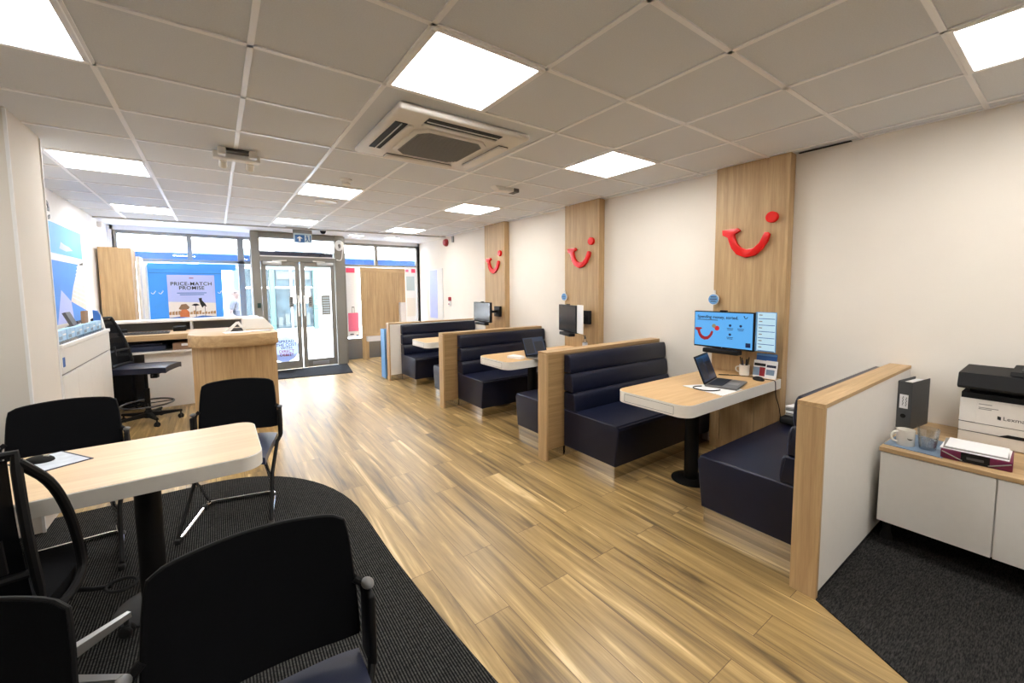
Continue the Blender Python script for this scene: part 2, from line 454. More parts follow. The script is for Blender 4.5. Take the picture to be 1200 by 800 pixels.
# left carpet with its rounded corner
pts = [(-2.3, -3.1), (0.86, -3.1), (0.83, 1.0), (0.775, 1.6), (0.745, 2.2), (0.742, 2.7)]
cx, cy, rx, ry = -0.12, 2.75, 0.862, 1.2
pts += [(cx+rx*math.cos(a), cy+ry*math.sin(a)) for a in [PI/2*i/14 for i in range(1, 15)]]
pts += [(-2.3, 3.95)]
m = M(); m.prism(pts[::-1], 'z', 0.0, 0.006); o = struct('floor_carpet', m, 'carpet')
pts = [(2.296, 0.69), (2.19, 0.50), (2.07, 0.29), (1.97, 0.05), (1.92, -0.3), (1.9, -3.1), (3.9, -3.1), (3.9, 0.69)]
m = M(); m.prism(pts[::-1], 'z', 0.0, 0.006); struct('floor_carpet.001', m, 'carpet2')

# ceiling: tiles, grid and the plaster margin by the shopfront
m = M()
m.prism([(-2.4, -3.2), (4.1, -3.2), (4.1, edge_y(4.1)), (-2.4, edge_y(-2.4))], 'z', H, H+0.05)
struct('ceiling', m, 'tile')
m = M()
m.prism([(-2.4, edge_y(-2.4)), (4.1, edge_y(4.1)), (4.1, 9.45), (-2.4, 9.45)], 'z', H+0.004, H+0.05)
struct('ceiling_soffit', m, 'soffit')
m = M()
m.prism([(XL, edge_y(XL)), (4.0, edge_y(4.0)), (4.0, edge_y(4.0)+0.03), (XL, edge_y(XL)+0.03)], 'z', H-0.022, H+0.004)
struct('trim_1', m, 'palegrey')
m = M()
def gb(x0, y0, x1, y1): m.box((x0, y0, H-0.007), (x1, y1, H+0.002))
for i in range(-4, 8):
    x = X0+0.6*i
    ye = edge_y(x)
    segs = [(-3.1, ye)] if i != 3 else [(-3.1, L0), (L0+1.2, ye)]
    if x < XL: segs = [(-3.1, 3.75)]
    for a, b in segs: gb(x-0.0125, a, x+0.0125, b)
for j in range(-8, 11):
    y = L0+0.6*j
    xl = XL if y > 4.3 else -2.4
    segs = [(xl, XW)] if j != 1 else [(xl, X0+1.2), (X0+2.4, XW)]
    for a, b in segs:
        if y < edge_y(b)-0.02: gb(a, y-0.012, b, y+0.012)
gb(XW-0.02, -3.1, XW, 7.75)
struct('ceiling_grid', m, 'grid')
# dark gap where one tile has slipped by the right wall
m = M(); m.box((XW-0.035, 1.08, H-0.009), (XW-0.002, 1.42, H-0.006)); struct('ceiling_gap', m, 'blackm')

m = M(); m.box((XW, -3.2, 0), (XW+0.14, 7.80, H)); m.box((3.985, 7.80, 0), (4.12, 9.45, H)); struct('wall_right', m, 'wall')
m = M(); m.box((XL-0.12, 4.3, 0), (XL, 9.45, H)); struct('wall_left', m, 'wall_white')
m = M(); m.box((-2.45, 3.752, 0), (-0.95, 4.335, H)); struct('wall_left_pier', m, 'pier')
m = M(); m.box((-0.958, 3.744, 0.0), (-0.944, 3.758, H-0.01)); m.box((-0.956, 4.329, 0), (-0.943, 4.342, H-0.01)); struct('trim_2', m, 'soffit')
m = M(); m.box((-2.45, -3.2, 0), (-2.35, 3.76, H)); struct('wall_left_near', m, 'wall')
m = M(); m.box((-2.45, -3.3, 0), (4.05, -3.2, H)); struct('wall_back', m, 'wall')
m = M(); m.box((XL-0.1, 9.30, 0), (-1.31, 9.42, H)); m.box((-1.35, 9.30, 2.53), (4.1, 9.42, H+0.02))
m.box((3.93, 9.30, 0), (4.1, 9.42, H)); struct('wall_front', m, 'wall_white')
m = M(); m.box((XW-0.012, -3.1, 0), (XW, 0.0, 0.09)); struct('baseboard_right', m, 'white')

# ------------------------------------------------------------------ shopfront
YD, YW = 8.85, 9.30
def window(name, bars, panes):
    r = bpy.data.objects.new(name, None); COL.objects.link(r); r['kind'] = 'structure'
    m = M()
    for lo, hi in bars: m.box(lo, hi, 0.004, 1)
    obj('window_frame', m, 'frame', r)
    for lo, hi in panes:
        m = M(); m.box(lo, hi); obj('pane', m, 'glass', r)
    return r
W = window('window_1',
    [((-1.33, YW, 0.45), (-1.27, YW+0.09, 2.53)), ((-1.27, YW, 2.475), (0.60, YW+0.09, 2.53)), ((-1.27, YW, 2.02), (0.60, YW+0.09, 2.075)),
     ((-0.37, YW, 2.07), (-0.30, YW+0.09, 2.48)), ((0.37, YW, 0.45), (0.47, YW+0.09, 2.5)), ((0.565, YW, 0.45), (0.63, YW+0.09, 2.5)), ((-1.27, YW, 0.45), (0.6, YW+0.09, 0.52))],
    [((-1.27, YW+0.04, 2.075), (-0.37, YW+0.048, 2.475)), ((-0.30, YW+0.04, 2.075), (0.37, YW+0.048, 2.475)),
     ((0.47, YW+0.04, 2.075), (0.565, YW+0.048, 2.475)), ((-1.27, YW+0.04, 0.52), (0.37, YW+0.048, 2.02)), ((0.47, YW+0.04, 0.52), (0.565, YW+0.048, 2.02))])
m = M(); m.box((-1.33, YW, 0), (0.63, YW+0.1, 0.45)); struct('wall_front_riser', m, 'riser')
W2 = window('window_2',
    [((2.20, YW, 0.44), (2.27, YW+0.09, 2.53)), ((2.27, YW, 2.475), (3.95, YW+0.09, 2.53)), ((2.27, YW, 2.02), (3.95, YW+0.09, 2.07)),
     ((2.93, YW, 2.06), (2.99, YW+0.09, 2.48)), ((3.90, YW, 0.44), (3.985, YW+0.09, 2.53)), ((2.27, YW, 0.40), (3.95, YW+0.09, 0.455))],
    [((2.27, YW+0.04, 2.07), (2.93, YW+0.048, 2.475)), ((2.99, YW+0.04, 2.07), (3.90, YW+0.048, 2.475)), ((2.27, YW+0.04, 0.455), (3.90, YW+0.048, 2.02))])
m = M(); m.box((2.2, YW, 0), (4.0, YW+0.1, 0.42)); struct('wall_front_riser.001', m, 'riser')
# door set with transom
r = bpy.data.objects.new('window_3', None); COL.objects.link(r); r['kind'] = 'structure'
m = M()
for lo, hi in (((0.555, YD-0.03, 0), (0.69, YD+0.09, 2.6)), ((1.975, YD-0.03, 0), (2.15, YD+0.09, 2.6)), ((0.69, YD, 2.49), (1.975, YD+0.09, 2.6)), ((0.69, YD-0.02, 2.06), (1.975, YD+0.09, 2.16)), ((0.56, YD+0.09, 2.0), (0.6, YW, 2.06))):
    m.box(lo, hi, 0.004, 1)
obj('door_frame', m, 'frame', r)
m = M(); m.box((0.69, YD+0.04, 2.16), (1.975, YD+0.048, 2.49)); obj('pane', m, 'glass', r)
m = M(); m.box((0.69, YD-0.034, 2.145), (1.975, YD-0.02, 2.165)); obj('white_strip', m, 'white', r)
m = M(); m.box((0.57, YD+0.09, 0), (0.6, YW, 2.6)); struct('window_4', m, 'glass')
m = M(); m.box((2.11, YD+0.09, 0), (2.2, YW, 2.6)); struct('wall_front_return', m, 'frame')
def door(name, x0, x1, side):
    r = bpy.data.objects.new(name, None); COL.objects.link(r); r.location = (x0, YD, 0); r['kind'] = 'structure'
    m = M(); st = 0.075
    m.box((x0, YD, 0.01), (x0+st, YD+0.05, 2.06), 0.004, 1); m.box((x1-st, YD, 0.01), (x1, YD+0.05, 2.06), 0.004, 1)
    m.box((x0+st, YD, 1.97), (x1-st, YD+0.05, 2.06), 0.004, 1); m.box((x0+st, YD, 0.01), (x1-st, YD+0.05, 0.16), 0.004, 1)
    obj('door_leaf', m, 'frame', r)
    m = M(); m.box((x0+st, YD+0.02, 0.16), (x1-st, YD+0.028, 1.97)); obj('pane', m, 'glass', r)
    hx = x1-0.04 if side > 0 else x0+0.04
    m = M(); m.tube([(hx, YD-0.05, 1.02), (hx, YD-0.05, 1.42)], 0.014); m.tube([(hx, YD-0.05, 1.06), (hx, YD+0.01, 1.06)], 0.01); m.tube([(hx, YD-0.05, 1.38), (hx, YD+0.01, 1.38)], 0.01)
    obj('handle', m, 'white', r, label='white pull handle')
    nx = x1-0.155 if side > 0 else x0+0.155
    m = M(); m.box((nx-0.035, YD+0.014, 1.19), (nx+0.035, YD+0.018, 1.40)); n = obj('notice', m, 'grey', r, label='small grey push notice')
    for k in range(4):
        m = M(); m.box((nx-0.022, YD+0.012, 1.225+0.04*k), (nx+0.022, YD+0.014, 1.243+0.04*k)); obj('notice_line', m, 'dgrey', n)
    # closer on the head rail
    cx0 = x0+0.03 if side > 0 else x1-0.33
    m = M(); m.box((cx0, YD-0.06, 2.0), (cx0+0.30, YD, 2.06), 0.008, 2); c = obj('door_closer', m, 'alu', r)
    m = M(); m.tube([(cx0+0.15, YD-0.03, 2.065), (cx0+0.38*(1 if side > 0 else -0.2), YD-0.09, 2.075)], 0.01); obj('closer_arm', m, 'white', c)
    return r
d1 = door('door_1', 0.70, 1.327, 1); d2 = door('door_2', 1.347, 1.965, -1)
m = M(); m.box((1.50, YD-0.006, 0.045), (1.80, YD, 0.115), 0.004, 1); obj('letter_plate', m, 'alu', d2)
m = M(); m.box((1.70, YD+0.012, 1.02), (1.87, YD+0.016, 1.42)); n = obj('notice', m, 'grey', d2, label='tall grey notice taped to the glass')
for k in range(7):
    m = M(); m.box((1.72, YD+0.010, 1.06+0.048*k), (1.85, YD+0.012, 1.085+0.048*k)); obj('notice_line', m, 'signframe', n)
# round sticker on the left leaf
m = M(); m.lathe([(0, 0), (0.245, 0), (0.245, 0.004), (0, 0.004)], (1.02, YD+0.016, 0.40), 48, Matrix.Rotation(PI/2, 4, 'X')); st = obj('round_sticker', m, 'sticker', d1, label='pale blue round finance sticker')
m = M(); m.prism([(1.02+0.243*math.cos(a), 0.40+0.243*math.sin(a)) for a in [PI*1.13+PI*0.74*i/20 for i in range(21)]], 'y', YD+0.008, YD+0.0115); obj('sticker_band', m, 'sticker', st)
for i, (tx, zz, mt) in enumerate((('SPREAD', 0.545, 'ink'), ('THE COST', 0.48, 'ink'), ('WITH', 0.42, 'ink'), ('DIRECT', 0.355, 'dred'), ('DEBIT*', 0.29, 'dred'))):
    text('lettering', tx, (1.05, YD+0.008, zz), 0.075, FACE_Y, mt, st, bold=0.001)
# spiral cable at the top of the right door post
m = M()
m.tube([(2.06+ (0.085-0.055*i/40)*math.cos(i*0.42), YD-0.05, 2.40+(0.11-0.07*i/40)*math.sin(i*0.42)) for i in range(41)], 0.011, 8)
m.tube([(2.06+0.085, YD-0.05, 2.40), (2.12, YD-0.05, 2.3), (2.10, YD-0.045, 2.1), (2.0, YD-0.045, 2.12)], 0.008, 8, smooth=2)
single('coiled_cable', m, 'white', 'white coiled cable hung at the top of the grey door post', 'cable')
m = M(); m.box((0.61, YD-0.05, 1.20), (0.665, YD-0.03, 1.29), 0.006, 2); o = single('door_release_button', m, 'palegreen', 'small dark green release button on the grey door post', 'button')

m = M(); m.box((0.70, YD+0.11, 2.10), (1.97, YD+0.17, 2.26), 0.006, 1); single('shutter_box', m, 'navy', 'dark navy shutter box behind the glass above the double doors', 'shutter box')
# entrance mat
m = M(); m.prism([(0.62, 8.0), (1.98, 7.78), (2.13, 8.80), (0.7, 8.80)], 'z', 0.0, 0.012); single('entrance_mat', m, 'mat', 'dark grey entrance mat in front of the glass double doors', 'mat')

# ------------------------------------------------------------------ ceiling fittings
cells = [(2, -5, 'ceiling light panel added unseen in the middle row behind the viewpoint'), (5, -8, 'ceiling light panel added unseen behind the viewpoint along the printer wall'),  # both added out of view to bring more light to the printer side
         (2, -1, 'ceiling light panel just on the near side of the cassette air conditioner'),
         (2, 4, 'ceiling light panel in the middle row beside the white smoke detector'),
         (2, 8, 'ceiling light panel in the middle row next to the hanging exit sign'),
         (5, -4, 'ceiling light panel over the printer, cut by the photo\'s edge'),
         (5, 0, 'ceiling light panel above the nearest oak wall panel'),
         (5, 4, 'ceiling light panel near the third, farthest oak wall panel'),
         (5, 8, 'small-looking ceiling light panel farthest along the booth side'),
         (-1, 0, 'ceiling light panel in the photo\'s upper left corner, nearest the grey pier'),
         (-1, 4, 'ceiling light panel just past the pier, beside the beach poster'),
         (-1, 8, 'ceiling light panel above the tall oak box by the window')]
m0 = None
for i, j, lab in cells:
    if m0 is None:
        r = thing('ceiling_light', 'square lit ' + lab, 'light', (0, 0, H-0.012))
        m = M(); a, b = 0.30, 0.272
        for lo, hi in (((-a, -a, 0), (a, -b, 0.014)), ((-a, b, 0), (a, a, 0.014)), ((-a, -b, 0), (-b, b, 0.014)), ((b, -b, 0), (a, b, 0.014))): m.box(lo, hi, 0.003, 1)
        obj('light_frame', m, 'grid', r, local=True)
        m = M(); m.box((-b, -b, 0.004), (b, b, 0.010)); obj('diffuser', m, 'lamp', r, local=True)
        m0 = r
    else:
        r = copy_tree(m0); r['label'] = 'square lit ' + lab
    r['group'] = 'ceiling light panels'
    r.location = (X0+0.6*i+0.3, L0+0.6*j+0.3, H-0.012)

# cassette air conditioner
ax, ay = X0+1.8, L0+0.6
r = thing('air_conditioner', 'white square cassette air conditioner set in the tiled ceiling', 'air conditioner', (ax, ay, H-0.045))
hw = 0.475
m = M(); rb = 0.30   # body ring: outer frame and corners, leaving four outlet slots
m.box((-hw, -hw, 0.0), (hw, hw, 0.043), 0.02, 3)
obj('cover_panel', m, 'printer', r, local=True)
m = M(); c = 0.07; g = 0.275
m.prism([(-g+c, -g), (g-c, -g), (g, -g+c), (g, g-c), (g-c, g), (-g+c, g), (-g, g-c), (-g, -g+c)], 'z', -0.016, 0.004, 0.006, 2)
gr = obj('intake_grille', m, 'printer', r, local=True)
m = M(); g2 = g-0.03; c2 = 0.06
m.prism([(-g2+c2, -g2), (g2-c2, -g2), (g2, -g2+c2), (g2, g2-c2), (g2-c2, g2), (-g2+c2, g2), (-g2, g2-c2), (-g2, -g2+c2)], 'z', -0.019, -0.015)
for k in range(26):
    y = -g2+0.01+k*(2*g2-0.02)/25
    w = g2-0.008 - max(0, abs(y)-(g2-c2))
    m.box((-w, y-0.003, -0.023), (w, y+0.003, -0.018))
obj('grille_mesh', m, 'grey', gr, local=True)
for k in range(4):
    R = Matrix.Rotation(PI/2*k, 4, 'Z')
    t = M(); t.box((-0.27, -0.425, -0.004), (0.27, -0.345, 0.002)); t.b.transform(R); sl = obj('outlet', t, 'blackm', r, local=True, label='dark air outlet slot')
    t = M()
    t.b.free(); t.b = bmesh.new()
    if k in (0, 3): t.box((-0.265, -0.384, -0.010), (0.265, -0.378, 0.0), 0.002, 1); t.box((-0.27, -0.345, -0.014), (0.27, -0.305, 0.0), 0.004, 1)
    else: t.box((-0.275, -0.42, -0.022), (0.275, -0.335, -0.006), 0.006, 2)
    t.b.transform(R); obj('louvre_flap', t, 'printer', sl, local=True)

# twin-spot emergency light
ex, ey = X0+0.61, L0+0.6*2.9
r = thing('emergency_light', 'white twin-spot emergency light on a ceiling grid runner', 'light', (ex, ey, H-0.01))
m = M(); m.box((-0.155, -0.03, -0.055), (0.155, 0.05, 0.0), 0.008, 2); obj('battery_box', m, 'white', r, local=True)
m = M(); m.box((-0.09, -0.11, -0.015), (0.09, -0.03, 0.006), 0.004, 1); obj('mount_bar', m, 'dgrey', r, local=True)
for sx in (-1, 1):
    m = M(); m.box((sx*0.1-0.026, -0.165, -0.06), (sx*0.1+0.026, -0.11, -0.005), 0.008, 2); obj('lamp_head', m, 'white', r, local=True)
    m = M(); m.tube([(sx*0.09, 0.06, -0.045), (sx*0.09, 0.12, -0.075)], [0.026, 0.03], 14); obj('lamp_head', m, 'white', r, local=True)

# smoke detector, plain discs, white fixture
r = thing('smoke_detector', 'white domed smoke detector beside the middle ceiling light', 'detector', (X0+0.6*2.53, L0+0.6*3.48, H))
m = M(); m.lathe([(0, 0), (0.055, 0), (0.055, -0.012), (0.03, -0.03), (0.0, -0.03)]); obj('detector_base', m, 'white', r, local=True)
m = M(); m.lathe([(0.026, -0.03), (0.04, -0.038), (0.038, -0.052), (0, -0.058)]); obj('detector_head', m, 'greyw', r, local=True)
m = M(); m.lathe([(0, 0), (0.13, 0), (0.13, -0.008), (0.118, -0.012), (0.108, -0.006), (0, -0.006)], (X0+0.6*2.63, L0+0.6*5.47, H), 40)
single('ceiling_speaker', m, 'white', 'thin white ring of a ceiling speaker beyond the smoke detector', 'speaker')
r = thing('presence_sensor', 'wedge-shaped white fixture with a dark end in a tile near the second oak panel', 'sensor', (X0+0.6*5.01, L0+0.6*2.5, H))
m = M(); m.prism([(-0.16, 0), (0.14, 0), (0.14, -0.035), (-0.1, -0.045)], 'y', -0.05, 0.05, 0.006, 2); obj('sensor_body', m, 'white', r, local=True)
m = M(); m.box((0.085, -0.056, -0.04), (0.155, 0.056, 0.0), 0.004, 1); obj('sensor_cap', m, 'dgrey', r, local=True)
m = M(); m.lathe([(0, 0), (0.05, 0), (0.05, -0.015), (0.044, -0.03), (0.032, -0.05), (0, -0.06)], (1.66, 8.25, H+0.003)); single('camera_dome', m, 'blackm', 'small black camera dome on the white soffit right of the exit sign', 'camera')
m = M()
m.box((1.05, 8.02, H-0.006), (1.42, 8.06, H)); 
m.box((1.05, 8.08, H-0.006), (1.42, 8.10, H)); m.box((1.03, 8.0, H-0.004), (1.44, 8.12, H+0.001)); single('air_vent', m, 'grey', 'grey slotted air vent in the ceiling above the exit sign', 'vent')
for k, (vx, lab) in enumerate(((-0.75, 'oblong recessed downlight in the soffit over the left window'), (2.35, 'oblong recessed downlight in the soffit right of the door'), (3.1, 'oblong recessed downlight in the soffit over the right window'))):
    m = M(); m.lathe([(0.0, 0.0), (0.05, 0), (0.06, -0.006), (0.064, 0)], (0, 0, 0), 28); m.b.transform(Matrix.Translation((vx, 8.62, H+0.003)) @ Matrix.Diagonal((2.2, 1, 1, 1)))
    single('soffit_downlight', m, 'downlamp', lab, 'light', 'soffit downlights')

# hanging exit sign
r = thing('exit_sign', 'hanging blue exit sign with white arrow and running figure', 'sign', (1.325, 8.3, H))
m = M(); m.box((-0.155, -0.02, -0.06), (0.155, 0.02, 0.0), 0.004, 1); obj('sign_body', m, 'grey', r, local=True)
m = M(); m.box((-0.15, -0.006, -0.235), (0.15, 0.006, -0.06), 0.003, 1); pl = obj('sign_plate', m, 'signframe', r, local=True)
m = M(); m.box((-0.125, -0.009, -0.222), (0.03, -0.006, -0.09)); obj('blue_field', m, 'signblue', pl, local=True)
m = M(); m.prism([(-0.1, -0.155), (-0.05, -0.112), (0.0, -0.155), (-0.035, -0.152), (-0.035, -0.205), (-0.065, -0.205), (-0.065, -0.152)], 'y', -0.0115, -0.009); obj('arrow', m, 'white', pl, local=True)
m = M()
m.ball((0.068, -0.010, -0.105), 0.012, (1, 0.3, 1))
for P in ([(0.07, -0.118), (0.088, -0.124), (0.085, -0.165), (0.062, -0.16)], [(0.07, -0.16), (0.086, -0.165), (0.07, -0.185), (0.045, -0.21), (0.036, -0.2), (0.058, -0.18)], [(0.078, -0.16), (0.09, -0.165), (0.1, -0.19), (0.112, -0.215), (0.1, -0.219), (0.088, -0.195)], [(0.07, -0.12), (0.074, -0.13), (0.05, -0.15), (0.04, -0.142)]):
    m.prism(P, 'y', -0.0095, -0.006)
obj('running_figure', m, 'signblue', pl, local=True)
m = M(); m.box((0.118, -0.0095, -0.222), (0.135, -0.006, -0.09)); obj('door_symbol', m, 'signblue', pl, local=True)

# right-wall bits by the window
m = M(); m.lathe([(0, 0), (0.075, 0), (0.075, 0.03), (0.055, 0.07), (0, 0.08)], (XW, 7.72, 2.47), 24, Matrix.Rotation(-PI/2, 4, 'Y')); single('fire_sounder', m, 'dred', 'dark red round fire sounder high on the right wall', 'alarm')
m = M(); m.box((XW-0.03, 7.40, 2.45), (XW, 7.46, 2.57), 0.004, 1); single('wall_bracket', m, 'grey', 'small grey bracket beside the red fire sounder', 'bracket')
r = thing('fire_call_point', 'small red fire call point low on the right wall, over a white switch', 'alarm', (XW, 7.6, 1.3))
m = M(); m.box((XW-0.035, 7.57, 1.28), (XW, 7.65, 1.36), 0.006, 2); obj('call_point', m, 'dred', r)
m = M(); m.box((XW-0.03, 7.57, 1.17), (XW, 7.66, 1.26), 0.006, 2); b_ = obj('key_switch', m, 'greyw', r)
m = M(); m.lathe([(0, 0), (0.015, 0), (0.015, 0.01), (0, 0.01)], (XW-0.03, 7.615, 1.215), 16, Matrix.Rotation(-PI/2, 4, 'Y')); obj('key_button', m, 'dred', b_)
r = thing('wall_poster', 'pale blue poster in a white frame on the wall past the call point', 'poster', (3.985, 8.42, 0.85))
m = M(); m.box((3.968, 8.08, 0.85), (3.984, 8.78, 1.97), 0.004, 1); obj('poster_frame', m, 'white', r)
m = M(); m.box((3.964, 8.34, 0.88), (3.968, 8.72, 1.94)); obj('print', m, 'lilac', r)

# ------------------------------------------------------------------ oak wall panels, logos
SM = [(-1.971, 2.033), (-1.835, 2.038), (-1.812, 2.014), (-1.863, 1.984), (-1.858, 1.952), (-1.838, 1.905), (-1.807, 1.869), (-1.756, 1.846), (-1.7, 1.852), (-1.653, 1.892), (-1.628, 1.943), (-1.612, 1.978), (-1.589, 1.978), (-1.572, 1.958), (-1.586, 1.903), (-1.627, 1.839), (-1.684, 1.789), (-1.761, 1.774), (-1.838, 1.807), (-1.885, 1.864), (-1.91, 1.927), (-1.92, 1.962), (-1.966, 1.986)]
MOD = 2.02
names = ['nearest', 'middle', 'farthest']
for k in range(3):
    yo = MOD*k + (0.02 if k else 0)
    y0, y1 = 1.445+yo, 2.05+yo
    r = thing('wall_panel', names[k] + ' of the three tall oak panels on the right wall', 'wall panel', (XP, (y0+y1)/2, 0), 0, 'oak wall panels')
    m = M(); m.box((XP, y0, 0), (XW-0.001, y1, H-0.003), 0.002, 1); obj('oak_board', m, 'oakz', r)
    m = M(); m.box((XP-0.012, y0+0.004, 0.08), (XP, y0+0.20, 0.655)); m.box((XP-0.012, y0+0.206, 0.08), (XP, y1-0.10, 0.655)); m.box((XP-0.012, y1-0.094, 0.08), (XP, y1-0.004, 0.655)); obj('access_cover', m, 'oakz', r)
    r = thing('wall_logo', 'red smile-shaped sign with a round dot, on the %s oak wall panel' % names[k], 'sign', (XP, 1.77+yo, 1.78), 0, 'red smile signs')
    m = M(); m.prism([(-s+yo, z) for s, z in SM], 'x', 3.78, XP+0.001, 0.004, 2); obj('smile', m, 'red', r)
    m = M(); m.lathe([(0, 0), (0.046, 0), (0.046, 0.03), (0.040, 0.034), (0, 0.034)], (XP, 1.562+yo, 2.097), 28, Matrix.Rotation(-PI/2, 4, 'Y')); obj('dot', m, 'red', r)
# little round badges on the panel edge
for k in range(2):
    yo = MOD*k + (0.02 if k else 0)
    r = thing('round_badge', 'pale blue round tag hung on a white hook at the %s oak panel' % names[k], 'badge', (XP, 2.03+yo, 1.40), 0, 'round tags')
    m = M(); m.lathe([(0, 0), (0.052, 0), (0.052, 0.012), (0, 0.012)], (XP-0.016, 2.035+yo, 1.405), 32, Matrix.Rotation(-PI/2, 4, 'Y')); d = obj('disc', m, 'white', r)
    m = M(); m.lathe([(0, 0), (0.046, 0), (0.046, 0.002), (0, 0.002)], (XP-0.028, 2.035+yo, 1.405), 32, Matrix.Rotation(-PI/2, 4, 'Y')); obj('face', m, 'panelblue', d)
    for q, w in enumerate((0.05, 0.066, 0.05)):
        m = M(); m.box((XP-0.032, 2.035+yo-w/2, 1.423-0.02*q), (XP-0.0295, 2.035+yo+w/2, 1.431-0.02*q)); obj('text_line', m, 'navy', d)
    m = M(); m.box((XP-0.02, 2.025+yo, 1.45), (XP, 2.045+yo, 1.49), 0.003, 1); obj('hook', m, 'white', r)

# ------------------------------------------------------------------ partitions
PY = [0.68, 2.685, 4.69, 6.69]
PH = 0.965; PX0 = 2.29; PT = 0.115
plabel = ['oak-capped booth partition with a white outer face, nearest the printer cabinet', 'oak booth partition between the open-laptop booth with the lit monitor and the next one', 'oak booth partition between the middle and the farthest booths', 'pale-faced end partition of the booths, nearest the shop window']
for k, y in enumerate(PY):
    r = thing('booth_partition', plabel[k], 'partition', (PX0, y+PT/2, 0), 0, 'booth partitions')
    m = M(); m.box((PX0, y, 0), (PX0+0.022, y+PT, PH-0.022), 0.001, 1); obj('end_post', m, 'oakz', r)
    m = M(); m.box((PX0, y, PH-0.021), (XW-0.002, y+PT, PH), 0.001, 1); obj('cap', m, 'oakx', r)
    near = 'greyw' if k in (0, 3) else 'oakd'; far = 'oakd' if k < 3 else 'greyw'
    zb = 0.03 if k == 0 else 0.095
    m = M(); m.box((PX0+0.022, y+0.003, zb), (XW-0.002, y+PT/2, PH-0.022)); obj('near_face', m, near, r)
    m = M(); m.box((PX0+0.022, y+PT/2, 0.095), (XW-0.002, y+PT-0.003, PH-0.022)); obj('far_face', m, far, r)
    m = M(); m.box((PX0+0.022, y+0.008, 0.0), (XW-0.002, y+PT-0.008, zb)); obj('kick_plate', m, 'blackm' if k == 0 else 'mirror', r)
m = M(); m.box((2.262, 6.83, 0.02), (2.285, 7.02, 0.85), 0.004, 1); m.box((2.262, 7.0, 0.02), (3.6, 7.02, 0.85)); single('blue_screen', m, 'panelblue', 'soft blue freestanding panel behind the farthest booth partition', 'panel')

# ------------------------------------------------------------------ benches
def bench(yface, d, label):
    """yface: partition face the bench leans on, d: the way it faces along y"""
    xa, xb = 2.49, XW-0.012
    r = thing('booth_bench', label, 'bench', ((xa+xb)/2, yface+d*0.3, 0), 0, 'navy booth benches')
    Y = lambda t: yface+d*t
    m = M(); m.box((xa+0.016, min(Y(0.004), Y(0.575)), 0.0), (xb, max(Y(0.004), Y(0.575)), 0.10)); obj('plinth', m, 'mirror', r, label='polished steel plinth')
    m = M(); prof = [(0.003, 0.10), (0.588, 0.10), (0.622, 0.40), (0.60, 0.435), (0.003, 0.44)]
    m.prism([(Y(t), z) for t, z in prof], 'x', xa, xb, 0.014, 3); s = obj('seat', m, 'vinyl', r)
    m = M(); m.tube([(xa+0.002, Y(0.01), 0.431), (xa+0.006, Y(0.59), 0.425), (xa+0.03, Y(0.612), 0.420), (xb-0.01, Y(0.612), 0.420)], 0.0045, 8); obj('piping', m, 'pipe', s)  # piping, its colour lightened to carry the highlight along the seat edge
    for z0, z1, t0, t1 in ((0.437, 0.597, 0.158, 0.135), (0.60, 0.765, 0.128, 0.105), (0.768, 0.935, 0.10, 0.085)):
        m = M(); zz_ = [z0+(z1-z0)*(0.5-0.5*math.cos(PI*q/12)) for q in range(13)]
        m.prism([(Y(0.002), z0+0.006)]+[(Y(t0-0.016+(t1-t0)*q/12+0.013*(1-abs(2*(z-z0)/(z1-z0)-1)**4)), z) for q, z in enumerate(zz_)]+[(Y(0.002), z1-0.006)], 'x', xa, xb, 0.014, 3); obj('back_roll', m, 'vinyl', r)
    return r
bench(PY[0]+PT, 1, 'navy vinyl bench backing onto the white-faced partition, under the lit monitor')
bench(PY[1], -1, 'navy vinyl bench facing the camera across the table with the open laptop and lit monitor')
bench(PY[1]+PT, 1, 'navy vinyl bench mostly hidden behind the second oak partition, its end showing')
bench(PY[2], -1, 'navy vinyl bench facing the camera behind the middle booth table')
bench(PY[2]+PT, 1, 'navy vinyl bench nearly hidden behind the third oak partition')
bench(PY[3], -1, 'navy vinyl bench facing the camera in the farthest booth')

